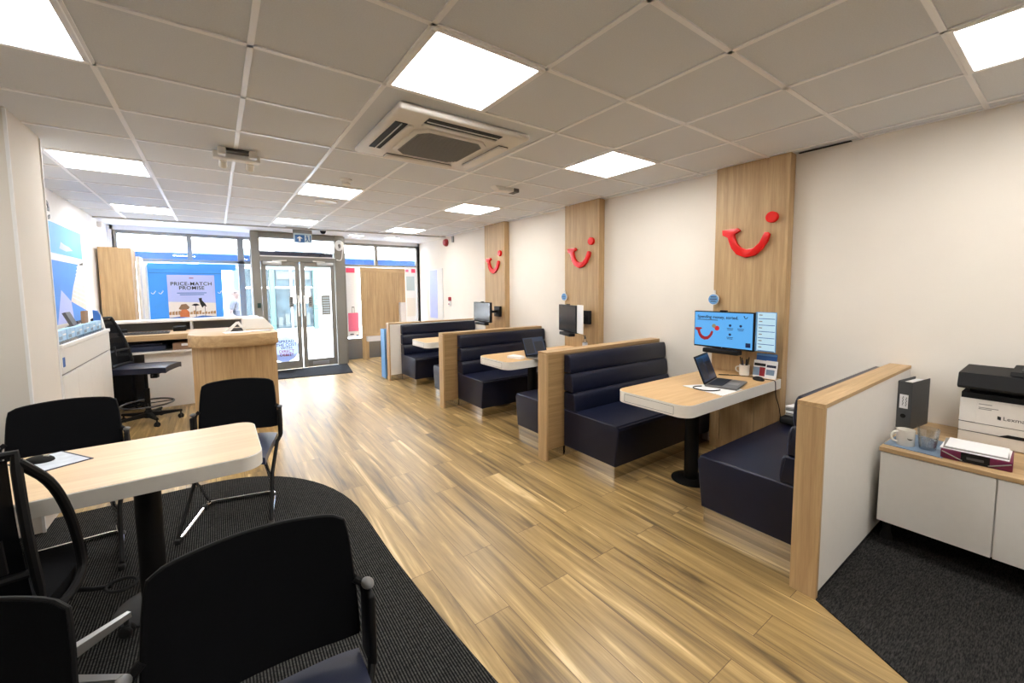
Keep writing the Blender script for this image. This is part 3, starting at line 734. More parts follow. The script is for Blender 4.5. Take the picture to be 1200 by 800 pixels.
# ------------------------------------------------------------------ booth tables
def rounded(x0, x1, y0, y1, r, corners):
    P = []
    for (cx, cy, a0), on in zip(((x1-r, y1-r, 0), (x0+r, y1-r, PI/2), (x0+r, y0+r, PI), (x1-r, y0+r, 1.5*PI)), corners):
        if on: P += [(cx+r*math.cos(a0+PI/2*i/8), cy+r*math.sin(a0+PI/2*i/8)) for i in range(9)]
        else:
            P.append({0: (x1, y1), PI/2: (x0, y1), PI: (x0, y0), 1.5*PI: (x1, y0)}[a0])
    return P
TZ = 0.75
def table(y0, y1, label):
    xa, xb = 2.425, XP-0.002; yc = (y0+y1)/2
    r = thing('booth_table', label, 'table', (3.0, yc, 0), 0, 'booth tables')
    m = M(); m.prism(rounded(xa, xb, y0, y1, 0.09, (0, 1, 1, 0)), 'z', TZ-0.085, TZ-0.0015, 0.002, 1); e = obj('table_edge', m, 'edge', r, label='white table edge')
    m = M(); m.prism(rounded(xa+0.004, xb, y0+0.004, y1-0.004, 0.087, (0, 1, 1, 0)), 'z', TZ-0.002, TZ); obj('table_top', m, 'desk' if False else 'oaktop', r)
    m = M()
    for lo, hi in (((y0+0.10, TZ-0.072), (y1-0.09, TZ-0.070)), ((y0+0.10, TZ-0.018), (y1-0.09, TZ-0.016)), ((y0+0.10, TZ-0.072), (y0+0.102, TZ-0.016)), ((y1-0.092, TZ-0.072), (y1-0.09, TZ-0.016))):
        m.box((xa-0.0008, lo[0], lo[1]), (xa+0.002, hi[0], hi[1]))
    obj('drawer_gap', m, 'dgrey', e)
    m = M(); m.cyl((2.99, yc), 0.052, 0.0, TZ-0.085, 28); obj('column', m, 'blackm', r)
    m = M(); m.lathe([(0, 0), (0.145, 0), (0.145, 0.008), (0.10, 0.016), (0.055, 0.02), (0, 0.02)], (2.99, yc, 0), 40); obj('base_disc', m, 'blackm', r)
    return r
MT['oaktop'] = wood('oak_table_top', srgb(200, 160, 108), srgb(222, 186, 136), 'x', rough=0.38, across=22)
table(1.45, 2.045, 'oak-topped booth table with white edge carrying the open laptop, nearest the camera')
table(1.45+MOD, 2.045+MOD, 'oak-topped booth table with white edge in the middle booth')
table(1.45+2*MOD, 2.045+2*MOD, 'oak-topped booth table in the farthest booth, half hidden by a partition')

# ------------------------------------------------------------------ monitors on the oak panels
def monitor(k, x, yc, z0, z1, w, ang, on, label):
    """screen normal: -x turned by ang towards +y"""
    r = thing('wall_monitor', label, 'monitor', (x, yc, z0), -ang, 'booth monitors')
    h = z1-z0
    # local frame: screen faces -x, width along y
    m = M(); m.box((-0.012, -w/2, 0), (0.028, w/2, h), 0.005, 2); cs = obj('casing', m, 'black', r, local=True)
    m = M(); m.box((-0.0145, -w/2+0.008, 0.014), (-0.011, w/2-0.008, h-0.008)); sc = obj('display', m, 'scr' if on else 'scr_off', r, local=True)
    m = M(); m.box((0.028, -0.06, h*0.3), (0.06, 0.06, h*0.7), 0.004, 1)
    d = XP-x
    ca, sa = math.cos(ang), math.sin(ang)
    # wall point straight behind, in the turned frame
    px, py = d*ca - 0.0*sa, d*sa
    px2, py2 = px, py
    m.tube([(0.05, 0, h*0.5), (px2*0.55, py2*0.4-0.05, h*0.5), (px2-0.01, py2, h*0.5)], 0.02, 10)
    obj('mount_arm', m, 'black', r, local=True)
    m = M(); m.box((-0.04, -0.10, -0.085), (0.0, 0.07, 0.085), 0.004, 1)
    for zz in (-0.045, 0.0, 0.045): m.lathe([(0, 0), (0.009, 0), (0.009, 0.004), (0, 0.004)], (-0.04, -0.08, zz), 12, Matrix.Rotation(-PI/2, 4, 'Y'))
    m.b.transform(Matrix.Translation((px, py, h*0.5)) @ Matrix.Rotation(ang, 4, 'Z')); obj('wall_plate', m, 'black', r, local=True)
    m = M(); m.box((-0.05, -w*0.30, -0.045), (0.03, w*0.30, -0.006), 0.008, 2); obj('soundbar', m, 'black', r, local=True)
    m = M(); m.box((-0.01, -0.03, h), (0.02, 0.03, h+0.012), 0.003, 1); obj('webcam', m, 'black', r, local=True)
    # the sheet / second display beside it
    if k == 2: return r
    m = M(); m.box((0.0, -w/2-0.165, 0.01), (0.008, -w/2-0.005, h+0.01), 0.002, 1); pn = obj('side_panel', m, 'panelblue' if on else 'greyw', r, local=True)
    m = M(); m.box((-0.0025, -w/2-0.16, 0.015), (0.0, -w/2-0.022, h+0.005)); lst = obj('list_sheet', m, 'scr_list' if on else 'paper', pn, local=True)
    if on:
        for q in range(6):
            z = 0.015+(h-0.01)*(q+0.02)/6
            m = M(); m.box((-0.0045, -w/2-0.155, z), (-0.0025, -w/2-0.03, z+0.005)); obj('list_line', m, 'midblue', pn, local=True)
            m = M(); m.box((-0.0045, -w/2-0.06, z+0.028), (-0.0025, -w/2-0.035, z+0.036)); obj('list_mark', m, 'grey', pn, local=True)
        # slide content, in local coordinates of the screen; s runs left to right = -y
        def P(sx, sz): return (w/2-0.008-sx*(w-0.016), 0.014+sz*(h-0.022))
        def tx(name, body, sx, sz, size, mat, align='LEFT'):
            c = bpy.data.curves.new(name, 'FONT'); c.body = body; c.size = size; c.align_x = align; c.align_y = 'CENTER'; c.extrude = 0.0004; c.offset = 0.0009
            c.materials.append(MT[mat]); o = bpy.data.objects.new(name, c); COL.objects.link(o); o.parent = sc
            yy, zz = P(sx, sz); o.location = (-0.0155, yy, zz); o.rotation_euler = FACE_X; to_mesh(o)
        tx('slide_title', 'Spending money, sorted.', 0.05, 0.86, 0.037, 'scr_ink')
        m = M(); a, b = P(0.05, 0.765); c, _ = P(0.42, 0.765); m.box((-0.0160, c, b), (-0.0145, a, b+0.006)); obj('slide_subtitle', m, 'scr_ink', sc, local=True)
        ym, _ = P(0.0, 0)
        def smile(cy, cz, s, mat, name, dx=-0.0160):
            pts = [((-(q[0]+1.77))*s, (q[1]-1.9)*s) for q in SM]
            m = M(); m.prism([(cy+p[0], cz+p[1]) for p in pts], 'x', dx, -0.0145); obj(name, m, mat, sc, local=True)
        yy, zz = P(0.178, 0.34); smile(yy, zz, 0.43, 'scr_red', 'slide_smile')
        for sx, sz, rr, mt in ((0.355, 0.6, 0.018, 'scr_tan'), (0.41, 0.54, 0.022, 'scr_hot')):
            yy, zz = P(sx, sz); m = M(); m.lathe([(0, 0), (rr, 0), (rr, 0.0016), (0, 0.0016)], (-0.0145, yy, zz), 24, Matrix.Rotation(-PI/2, 4, 'Y')); obj('slide_coin', m, mt, sc, local=True)
        for sx, sz in ((0.635, 0.64), (0.81, 0.64), (0.635, 0.38)):
            yy, zz = P(sx, sz); m = M(); m.lathe([(0, 0), (0.011, 0), (0.011, 0.0016), (0, 0.0016)], (-0.0145, yy, zz), 20, Matrix.Rotation(-PI/2, 4, 'Y'))
            for q in range(2): m.box((-0.016, yy-0.027+0.004*q, zz-0.028-0.012*q), (-0.0145, yy+0.027-0.004*q, zz-0.023-0.012*q))
            obj('slide_icon', m, 'scr_ink', sc, local=True)
        yy, zz = P(0.885, 0.79); smile(yy, zz+0.03, 0.09, 'scr_ink', 'slide_logo')
        yy, zz = P(0.935, 0.055); m = M(); m.box((-0.016, yy-0.02, zz), (-0.0145, yy+0.02, zz+0.038)); obj('slide_badge', m, 'scr_ink', sc, local=True)
        m = M(); m.box((-0.0145, -0.004, 0.004), (-0.0115, 0.004, 0.010)); obj('maker_mark', m, 'alu', r, local=True)
    return r
monitor(0, 3.66, 1.872, 0.972, 1.30, 0.53, 0.0, True, 'lit wall monitor showing a pale blue slide titled about spending money')
monitor(1, 3.50, 3.70, 0.985, 1.315, 0.52, math.radians(20), False, 'dark switched-off monitor swung out from the middle oak panel')
monitor(2, 3.50, 5.70, 0.985, 1.305, 0.52, math.radians(1), False, 'dark switched-off monitor swung out from the farthest oak panel')

# ------------------------------------------------------------------ things on the booth tables
def laptop(loc, rz, label, lit=True):
    """hinge along local y=0; keyboard towards -y; lid rises and leans to +y"""
    r = thing('laptop', label, 'laptop', loc, rz, 'open laptops')
    m = M(); m.box((-0.165, -0.225, 0.0), (0.165, 0.0, 0.016), 0.005, 2); b = obj('laptop_base', m, 'laptop', r, local=True)
    m = M(); m.box((-0.145, -0.12, 0.016), (0.145, -0.015, 0.0175)); 
    for a in range(5):
        for c in range(13):
            m.box((-0.141+c*0.0218, -0.117+a*0.0204, 0.0175), (-0.141+c*0.0218+0.018, -0.117+a*0.0204+0.016, 0.0195))
    obj('keyboard', m, 'keys', b, local=True)
    m = M(); m.box((-0.05, -0.205, 0.0158), (0.05, -0.135, 0.0168)); obj('touchpad', m, 'grey', b, local=True)
    T = Matrix.Translation((0, 0.0, 0.012)) @ Matrix.Rotation(math.radians(-22), 4, 'X')
    m = M(); m.box((-0.165, -0.004, 0.0), (0.165, 0.006, 0.225), 0.004, 2); m.b.transform(T); l = obj('lid', m, 'black', r, local=True)
    m = M(); m.box((-0.153, -0.0052, 0.014), (0.153, -0.0038, 0.212)); m.b.transform(T); s_ = obj('laptop_screen', m, 'scr_lap', l, local=True)
    m = M()
    for q in ((-0.14, 0.03, -0.02, 0.2), (0.0, 0.05, 0.13, 0.16)): m.box((q[0], -0.0062, q[1]), (q[2], -0.005, q[3]))
    m.b.transform(T); obj('screen_window', m, 'scr_lap2', s_, local=True)
    return r
# laptop 1: screen faces the near-right; hinge edge from (829,450)-(853,440)
laptop((3.19, 1.715, TZ+0.0045), math.radians(13), 'open grey laptop on the nearest booth table, below the lit monitor')
laptop((2.93, 3.60, TZ), math.radians(3), 'open dark laptop on the middle booth table')
m = M(); m.prism([(2.87, 1.455), (3.17, 1.46), (3.155, 1.70), (2.93, 1.80)], 'z', TZ+0.0005, TZ+0.004)
single('paper_sheet', m, 'paper', 'white paper sheets under the edge of the nearest laptop', 'paper')
m = M(); m.prism([(2.60, 3.72), (2.66, 3.55), (2.74, 3.58), (2.72, 3.76)], 'z', TZ+0.001, TZ+0.026); single('paper_pad', m, 'paper', 'white notepad on the middle booth table beside the dark laptop', 'notepad')
# mug with pens
r = thing('pen_mug', 'cream mug full of pens below the lit monitor', 'mug', (3.72, 1.705, TZ))
m = M(); m.lathe([(0, 0), (0.036, 0), (0.040, 0.006), (0.041, 0.092), (0.038, 0.092), (0.036, 0.01), (0, 0.008)]); mg = obj('mug_body', m, 'ceramic', r, local=True)
m = M(); m.tube([(-0.006, 0.039, 0.075), (-0.012, 0.062, 0.07), (-0.014, 0.068, 0.05), (-0.012, 0.06, 0.03), (-0.006, 0.039, 0.022)], 0.006, 8, smooth=2); obj('handle', m, 'ceramic', r, local=True)
for k in range(6):
    a = k*1.05; m = M(); m.tube([(0.012*math.cos(a), 0.012*math.sin(a), 0.012), (0.034*math.cos(a), 0.034*math.sin(a), 0.135+0.012*(k % 3))], 0.0042, 8)
    single('pen', m, 'ink' if k % 3 else 'navy', 'dark pen standing in the cream mug on the nearest booth table', 'pen', 'pens in the mug').matrix_world = Matrix.Translation((3.72, 1.705, TZ))
m = M(); m.ball((0, 0, 0.0), 0.06, (1.0, 0.64, 0.42), 20)
for v in m.b.verts: v.co.z = max(v.co.z, -0.004)
m.b.transform(Matrix.Translation((3.61, 1.54, TZ+0.0045)) @ Matrix.Rotation(math.radians(50), 4, 'Z')); single('computer_mouse', m, 'black', 'black computer mouse near the brochures on the nearest booth table', 'mouse')
# brochures by the panel
def booklet(x, y, w, h, lean, mats, label):
    r = thing('brochure', label, 'brochure', (x, y, TZ), 0, 'brochures on the nearest booth table')
    T = Matrix.Rotation(lean, 4, 'Y')
    m = M(); m.box((0, -w/2, 0), (0.006, w/2, h), 0.001, 1); m.b.transform(T); c = obj('cover', m, mats[0], r, local=True)
    for (a0, a1, b0, b1), mt in mats[1]:
        m = M(); m.box((-0.0012, -w/2+w*a0, h*b0), (0.0, -w/2+w*a1, h*b1)); m.b.transform(T); obj('cover_print', m, mt, c, local=True)
booklet(3.775, 1.56, 0.16, 0.20, 0.12, ('midblue', [((0, 1, 0.9, 0.97), 'panelblue')]), 'tall blue brochure leaning on the nearest oak panel')
booklet(3.735, 1.585, 0.115, 0.145, 0.16, ('paper', [((0.05, 0.95, 0.66, 0.82), 'ink'), ((0, 0.55, 0.08, 0.6), 'dred'), ((0.55, 1, 0.1, 0.58), 'bluegrey')]), 'white brochure with a dark red picture in front of the blue one')
booklet(3.725, 1.50, 0.09, 0.15, 0.2, ('paper', [((0.1, 0.9, 0.62, 0.76), 'navy'), ((0.2, 0.9, 0.2, 0.5), 'bluegrey')]), 'white brochure with a grey-blue picture beside the panel edge')
# cables on the table and to the bench
m = M(); m.tube([(3.60, 1.78, TZ+0.006), (3.52, 1.86, TZ+0.006), (3.62, 1.74, TZ+0.006), (3.67, 1.62, TZ+0.006), (3.655, 1.50, TZ+0.006), (3.655, 1.455, TZ+0.008), (3.655, 1.432, TZ+0.006), (3.655, 1.428, TZ-0.03), (3.655, 1.425, TZ-0.12), (3.66, 1.40, 0.56), (3.66, 1.385, 0.47), (3.64, 1.38, 0.447)], 0.0035, 6, smooth=2)
single('mouse_cable', m, 'black', 'thin black cable trailing off the nearest table to the bench', 'cable')
m = M(); m.tube([(3.01, 1.69, TZ+0.009), (2.96, 1.72, TZ+0.009), (2.90, 1.70, TZ+0.009), (2.885, 1.62, TZ+0.009), (2.92, 1.56, TZ+0.009), (3.0, 1.54, TZ+0.009)], 0.004, 6, smooth=2)
single('laptop_cable', m, 'black', 'black cable looped at the left side of the nearest laptop', 'cable')
# bag of papers on the bench
r = thing('paper_bag', 'crumpled grey-white paper pile on a black bag at the bench\'s wall end', 'bag', (3.72, 1.22, 0.44))
m = M(); m.box((3.56, 1.10, 0.442), (3.86, 1.36, 0.50), 0.02, 3); obj('black_bag', m, 'rubber', r)
for k in range(4):
    m = M(); m.prism([(3.60+0.02*k, 1.09+0.01*k), (3.86, 1.08), (3.87-0.012*k, 1.37-0.02*k), (3.63, 1.34)], 'z', 0.501+0.02*k, 0.518+0.02*k, 0.004, 1); obj('sheet_stack', m, 'paper' if k % 2 else 'grey', r)
# bottle on the middle table
r = thing('hand_gel_bottle', 'small clear bottle with dark cap on the middle booth table', 'bottle', (3.74, 3.64, TZ))
m = M(); m.lathe([(0, 0), (0.03, 0), (0.032, 0.01), (0.032, 0.10), (0.014, 0.125), (0.012, 0.135), (0, 0.135)]); bt = obj('bottle_body', m, 'acrylic', r, local=True)
m = M(); m.lathe([(0.0325, 0.03), (0.0328, 0.031), (0.0328, 0.085), (0.0325, 0.086)]); obj('bottle_label', m, 'paperg', bt, local=True)
m = M(); m.lathe([(0, 0.133), (0.014, 0.133), (0.014, 0.15), (0.006, 0.155), (0.006, 0.17), (0, 0.17)]); m.box((-0.03, -0.006, 0.165), (0.008, 0.006, 0.176), 0.002, 1); obj('bottle_cap', m, 'dgrey', r, local=True)

# ------------------------------------------------------------------ printer cabinet corner
CX, CZ = 3.09, 0.59
r = thing('printer_cabinet', 'long low white cabinet with oak top under the printer', 'cabinet', (3.5, -0.3, 0))
m = M(); m.box((CX+0.02, -1.5, 0.15), (XW-0.004, 0.645, CZ-0.026)); obj('cabinet_body', m, 'white', r)
m = M(); m.box((CX-0.005, -1.5, CZ-0.025), (XW-0.003, 0.65, CZ), 0.002, 1); obj('cabinet_top', m, 'oaky', r)
for y0, y1 in ((0.205, 0.643), (-0.42, 0.199), (-1.45, -0.426)):
    m = M(); m.box((CX, y0, 0.152), (CX+0.02, y1, CZ-0.03), 0.001, 1); obj('cabinet_door', m, 'greyw', r)
for y in (0.62, -0.4, -1.4):
    for x in (CX+0.12, XW-0.1):
        m = M(); m.lathe([(0, 0), (0.028, 0), (0.03, 0.02), (0.02, 0.05), (0.02, 0.15), (0, 0.15)], (x, y, 0)); obj('foot', m, 'rubber', r)
m = M(); m.prism([(3.15, 0.645), (3.13, 0.40), (3.45, 0.39), (3.52, 0.63)], 'z', CZ+0.0005, CZ+0.004); single('print_mat', m, 'bluegrey', 'blue-grey printed sheet under the mug and tumbler', 'paper')
zt = CZ+0.004
r = thing('white_mug', 'white mug on the printed sheet beside the partition', 'mug', (3.22, 0.565, zt))
m = M(); m.lathe([(0, 0), (0.037, 0), (0.040, 0.005), (0.041, 0.092), (0.038, 0.092), (0.036, 0.01), (0, 0.008)]); obj('mug_body', m, 'ceramic', r, local=True)
m = M(); m.tube([(-0.025, 0.030, 0.078), (-0.045, 0.048, 0.074), (-0.052, 0.054, 0.05), (-0.045, 0.046, 0.026), (-0.025, 0.030, 0.02)], 0.006, 8, smooth=2); obj('handle', m, 'ceramic', r, local=True)
m = M(); m.prism([(-0.03, 0.05), (-0.022, 0.042), (-0.012, 0.042), (-0.004, 0.05), (-0.012, 0.047), (-0.022, 0.047)], 'x', -0.0435, -0.040); m.b.transform(Matrix.Rotation(math.radians(12), 4, 'Z')); obj('mug_mark', m, 'ink', r, local=True)
r = thing('glass_tumbler', 'clear ribbed tumbler beside the white mug', 'glass', (3.235, 0.475, zt))
m = M(); m.lathe([(0, 0), (0.033, 0), (0.036, 0.006), (0.047, 0.12), (0.045, 0.12), (0.034, 0.012), (0, 0.012)], seg=36); obj('tumbler_body', m, 'tumbler', r, local=True)
for k in range(6):
    zz = 0.05+0.010*k; rr = 0.036+0.011*(zz-0.006)/0.114+0.0003
    m = M(); m.lathe([(rr, zz), (rr+0.0008, zz+0.001), (rr+0.0004, zz+0.002)], seg=32); obj('rib', m, 'tumbler', r, local=True)
# lever arch folder
r = thing('lever_arch_folder', 'dark grey lever arch folder with a handwritten spine label', 'folder', (3.73, 0.63, CZ), math.radians(-8))
m = M(); m.box((-0.14, -0.035, 0.001), (-0.136, 0.035, 0.31), 0.001, 1); m.box((-0.138, -0.038, 0.001), (0.13, -0.035, 0.31)); m.box((-0.138, 0.035, 0.001), (0.13, 0.038, 0.31)); cv = obj('folder_cover', m, 'folder', r, local=True)
m = M(); m.box((-0.12, -0.030, 0.012), (0.12, 0.028, 0.297)); obj('page_block', m, 'paper', r, local=True)
m = M(); m.box((-0.1425, -0.021, 0.135), (-0.140, 0.021, 0.225)); lb = obj('spine_label', m, 'paper', r, local=True)
m = M()
for a in ((-0.012, 0.15, 0.21), (0.004, 0.155, 0.215)):
    m.tube([(-0.1432, a[0]+0.003*math.sin(q*2.1), a[1]+(a[2]-a[1])*q/9) for q in range(10)], 0.0014, 5)
obj('handwriting', m, 'ink', lb, local=True)
m = M(); m.lathe([(0, 0), (0.014, 0), (0.014, 0.003), (0.009, 0.003), (0.009, 0.001), (0, 0.001)], (-0.140, 0.0, 0.085), 20, Matrix.Rotation(-PI/2, 4, 'Y')); obj('finger_ring', m, 'black', r, local=True)
# document wallet with papers
r = thing('document_wallet', 'magenta and black elastic document wallet stuffed with papers', 'folder', (3.23, 0.29, CZ), math.radians(3))
m = M(); m.box((-0.08, -0.125, 0.001), (0.16, 0.125, 0.05), 0.004, 2); w_ = obj('wallet_body', m, 'magenta', r, local=True)
m = M(); m.prism([(-0.05, 0.004), (0.05, 0.004), (0.05, 0.052), (-0.05, 0.052)], 'x', -0.083, -0.079); obj('front_flap', m, 'black', w_, local=True)
for sy in (-1, 1):
    m = M(); m.tube([(-0.084, sy*0.12, 0.04), (-0.085, sy*0.045, 0.008)], 0.003, 6); obj('elastic', m, 'grey', w_, local=True)
m = M(); m.box((-0.0845, -0.03, 0.02), (-0.083, 0.03, 0.032)); obj('title_strip', m, 'dgrey', w_, local=True)
for k in range(3):
    m = M(); m.box((-0.07+0.012*k, -0.115+0.004*k, 0.0505+0.004*k), (0.15, 0.128-0.008*k, 0.0535+0.004*k), 0.001, 1); m.b.transform(Matrix.Rotation(math.radians((-2, 2, -1, 2)[k]), 4, 'Z')); obj('loose_paper', m, 'paper' if k != 1 else 'grey', r, local=True)
# the printer
PXf, PYl = 3.56, 0.40
r = thing('printer', 'white multifunction printer with a black scanner top', 'printer', (PXf+0.17, PYl-0.21, CZ))
yl, yr = PYl, PYl-0.42
m = M(); m.box((PXf, yr, CZ+0.004), (XW-0.02, yl, CZ+0.27), 0.006, 2); obj('printer_body', m, 'printer', r)
m = M(); m.box((PXf-0.004, yr+0.004, CZ+0.13), (PXf, yl-0.065, CZ+0.262), 0.003, 1); fc = obj('front_cover', m, 'printer', r)
text('maker_name', 'Lexmark', (PXf-0.0045, 0.232, 0.768), 0.030, FACE_X, 'ink', fc, align='LEFT', ext=0.0006)
m = M(); m.prism([(0.252, 0.760), (0.239, 0.757), (0.239, 0.776), (0.252, 0.779)], 'x', PXf-0.0055, PXf-0.0035); obj('maker_mark', m, 'ink', fc)
for k, (w, z) in enumerate(((0.05, 0.242), (0.075, 0.222), (0.05, 0.214))):
    m = M(); m.box((PXf-0.005, yl-0.075-w, CZ+z), (PXf-0.0035, yl-0.075, CZ+z+0.004)); obj('model_text', m, 'grey', fc)
for z in (0.127, 0.072):
    m = M(); m.box((PXf-0.001, yr, CZ+z), (PXf+0.01, yl+0.001, CZ+z+0.004)); obj('seam', m, 'dgrey', r)
m = M(); m.prism([(yl-0.15, CZ+0.072), (yl-0.19, CZ+0.09), (yr+0.08, CZ+0.09), (yr+0.06, CZ+0.072)], 'x', PXf-0.003, PXf+0.01); obj('tray_handle', m, 'black', r, label='dark paper tray handle')
m = M(); m.box((PXf+0.0, yr, CZ+0.27), (XW-0.03, yl-0.004, CZ+0.302)); obj('output_bay', m, 'black', r)
m = M(); m.box((PXf+0.06, yr, CZ+0.302), (XW-0.03, yl-0.03, CZ+0.335)); obj('neck', m, 'black', r)
m = M(); m.prism([(PXf-0.03, CZ+0.33), (PXf-0.05, CZ+0.345), (PXf-0.02, CZ+0.42), (XW-0.03, CZ+0.428), (XW-0.03, CZ+0.33)], 'y', yr, yl+0.012, 0.005, 2); sc = obj('scanner_unit', m, 'black', r)
m = M(); m.prism([(PXf-0.0455, CZ+0.348), (PXf-0.0185, CZ+0.412), (PXf-0.02, CZ+0.414), (PXf-0.048, CZ+0.350)], 'y', yl-0.18, yl-0.02); obj('touch_panel', m, 'scr_off', sc)
m = M(); m.prism([(PXf+0.0, CZ+0.425), (PXf+0.02, CZ+0.445), (XW-0.05, CZ+0.452), (XW-0.05, CZ+0.425)], 'y', yr+0.01, yl-0.18, 0.006, 2); obj('feeder_lid', m, 'black', r)
m = M(); m.prism([(PXf+0.01, CZ+0.447), (PXf+0.16, CZ+0.475), (PXf+0.16, CZ+0.485), (PXf+0.01, CZ+0.457)], 'y', yr+0.04, yl-0.22); obj('feeder_tray', m, 'dgrey', r)

# ------------------------------------------------------------------ front table with its things
r = thing('meeting_table', 'pale oak table with grey-white edge on one black column, front left', 'table', (-0.31, 2.55, 0))
FT = 0.745; tx0, tx1, ty0, ty1 = -0.84, 0.147, 2.235, 2.862
m = M(); m.prism(rounded(tx0, tx1, ty0, ty1, 0.09, (1, 1, 1, 1)), 'z', FT-0.068, FT-0.0015, 0.002, 1); obj('table_edge', m, 'edge', r)
m = M(); m.prism(rounded(tx0+0.004, tx1-0.004, ty0+0.004, ty1-0.004, 0.087, (1, 1, 1, 1)), 'z', FT-0.002, FT); obj('table_top', m, 'desk', r)
m = M(); m.cyl((-0.31, 2.55), 0.05, 0.006, FT-0.068, 28); obj('column', m, 'blackm', r)
m = M(); m.lathe([(0, 0.006), (0.15, 0.006), (0.15, 0.014), (0.11, 0.026), (0.06, 0.03), (0, 0.03)], (-0.31, 2.55, 0), 44); obj('base_disc', m, 'basegrey', r)
m = M(); m.prism([(-0.642, 2.86), (-0.498, 2.647), (-0.655, 2.565), (-0.80, 2.78)], 'z', FT+0.0005, FT+0.003); single('clip_folder', m, 'navy', 'dark-edged sheet with pale print at the left end of the meeting table', 'paper')
m = M(); m.prism([(-0.645, 2.848), (-0.512, 2.65), (-0.655, 2.577), (-0.79, 2.775)], 'z', FT+0.003, FT+0.0038); cp = obj('printed_sheet', m, 'paperg', bpy.data.objects['clip_folder'])
m = M(); m.ball((0, 0, 0), 0.055, (1.0, 0.66, 0.42), 20)
for v in m.b.verts: v.co.z = max(v.co.z, -0.004)
m.b.transform(Matrix.Translation((-0.69, 2.735, FT+0.0085)) @ Matrix.Rotation(math.radians(-20), 4, 'Z'))
r = single('computer_mouse', m, 'black', 'black computer mouse on the sheet on the meeting table', 'mouse')
m = M(); m.tube([(-0.672, 2.728, FT+0.0305), (-0.655, 2.722, FT+0.0285)], 0.004, 8); obj('scroll_wheel', m, 'alu', r)

# ------------------------------------------------------------------ visitor chairs
def visitor_chair(label):
    r = thing('visitor_chair', label, 'chair', (0, 0, 0), 0, 'black-backed visitor chairs')
    # back: curved padded panel
    def back(u, v):
        w = 0.238-0.018*v*v
        x = (u*2-1)*w
        z = 0.500+0.346*v+0.018*(1-(u*2-1)**2)*v
        y = 0.262+0.05*v+0.035*(1-(u*2-1)**2)
        # rounded upper corners
        e = max(0.0, abs(u*2-1)-0.80)/0.20; t = max(0.0, v-0.82)/0.18
        z -= 0.012*(e*t)**2; x *= 1-0.012*(e*t)
        # rounded lower corners
        t = max(0.0, 0.15-v)/0.15
        z += 0.008*e*t
        return (x, y, z)
    def thick(u, v):
        e = min(1.0, 7*min(u, 1-u, v, 1-v)+0.35)
        return (0, 0.034*e, 0)
    m = M(); m.grid(back, 24, 14, off=thick); bmesh.ops.recalc_face_normals(m.b, faces=m.b.faces); b = obj('backrest', m, 'blackf', r, local=True)
    edge = [back(u, v) for u, v in [(0, i/8) for i in range(9)] + [(i/16, 1) for i in range(1, 17)] + [(1, 1-i/8) for i in range(1, 9)]]
    m = M(); m.tube([(p[0]*1.0, p[1]+0.008, p[2]) for p in edge], 0.006, 8); obj('edge_seam', m, 'black', b, local=True)
    # seat
    def top(u, v):
        x = (u*2-1)*(0.238-0.012*v); y = 0.275-0.47*v
        k = 1-(u*2-1)**4
        return (x, y, 0.452+0.016*k-0.035*max(0, v-0.75)**1.3*4*0.5)
    m = M(); m.grid(top, 16, 14, off=lambda u, v: (0, 0, -0.045)); bmesh.ops.recalc_face_normals(m.b, faces=m.b.faces)
    obj('seat', m, 'vinyl2', r, local=True)
    m = M(); m.box((-0.215, -0.15, 0.385), (0.215, 0.25, 0.408), 0.008, 2); obj('seat_pan', m, 'black', r, local=True)
    # uprights holding the back
    for sx in (-1, 1):
        m = M(); m.tube([(sx*0.225, 0.16, 0.40), (sx*0.262, 0.22, 0.43), (sx*0.268, 0.25, 0.52), (sx*0.262, 0.275, 0.64), (sx*0.235, 0.285, 0.665)], [0.012]*5, 10, smooth=1)
        m.box((sx*0.262-0.011, 0.205, 0.43), (sx*0.262+0.011, 0.295, 0.645), 0.009, 3)
        u_ = obj('back_upright', m, 'black', r, local=True)
        m = M(); m.ball((sx*0.264, 0.255, 0.655), 0.022, (0.8, 1.2, 0.5), 16); obj('upright_cap', m, 'capgrey', u_, local=True, label='silver end cap')
    # frame: two X pairs of legs and a floor skid
    for sx in (-1, 1):
        m = M(); m.tube([(sx*0.245, 0.20, 0.42), (sx*0.225, 0.05, 0.24), (sx*0.245, -0.215, 0.03)], 0.0115, 10); obj('leg', m, 'blackm', r, local=True)  # front leg: chrome, coloured black for the dark surroundings it reflects
        m = M(); m.tube([(sx*0.215, -0.15, 0.40), (sx*0.205, 0.02, 0.27), (sx*0.195, 0.235, 0.03)], 0.0105, 10); obj('leg', m, 'chrome', r, local=True, label='chrome rear leg')
    m = M()
    m.tube([(-0.245, -0.225, 0.016), (-0.236, -0.15, 0.014), (-0.215, 0.19, 0.014), (-0.195, 0.245, 0.014), (-0.15, 0.255, 0.014), (0.15, 0.255, 0.014), (0.195, 0.245, 0.014), (0.215, 0.19, 0.014), (0.236, -0.15, 0.014), (0.245, -0.225, 0.016)], 0.0125, 10)
    sk = obj('floor_skid', m, 'chrome', r, local=True)
    for sx in (-1, 1):
        for x, y in ((0.243, -0.215), (0.212, 0.19)):
            m = M(); m.box((sx*x-0.015, y-0.025, 0.0), (sx*x+0.015, y+0.02, 0.03), 0.006, 2); obj('glide', m, 'rubber', sk, local=True)
    return r
FLZ = 0.006
vc = visitor_chair('black-backed visitor chair nearest the camera, its navy seat turned towards the viewer')
vc.location = (0.055, 0.925, FLZ); vc.rotation_euler = (0, 0, math.radians(0))
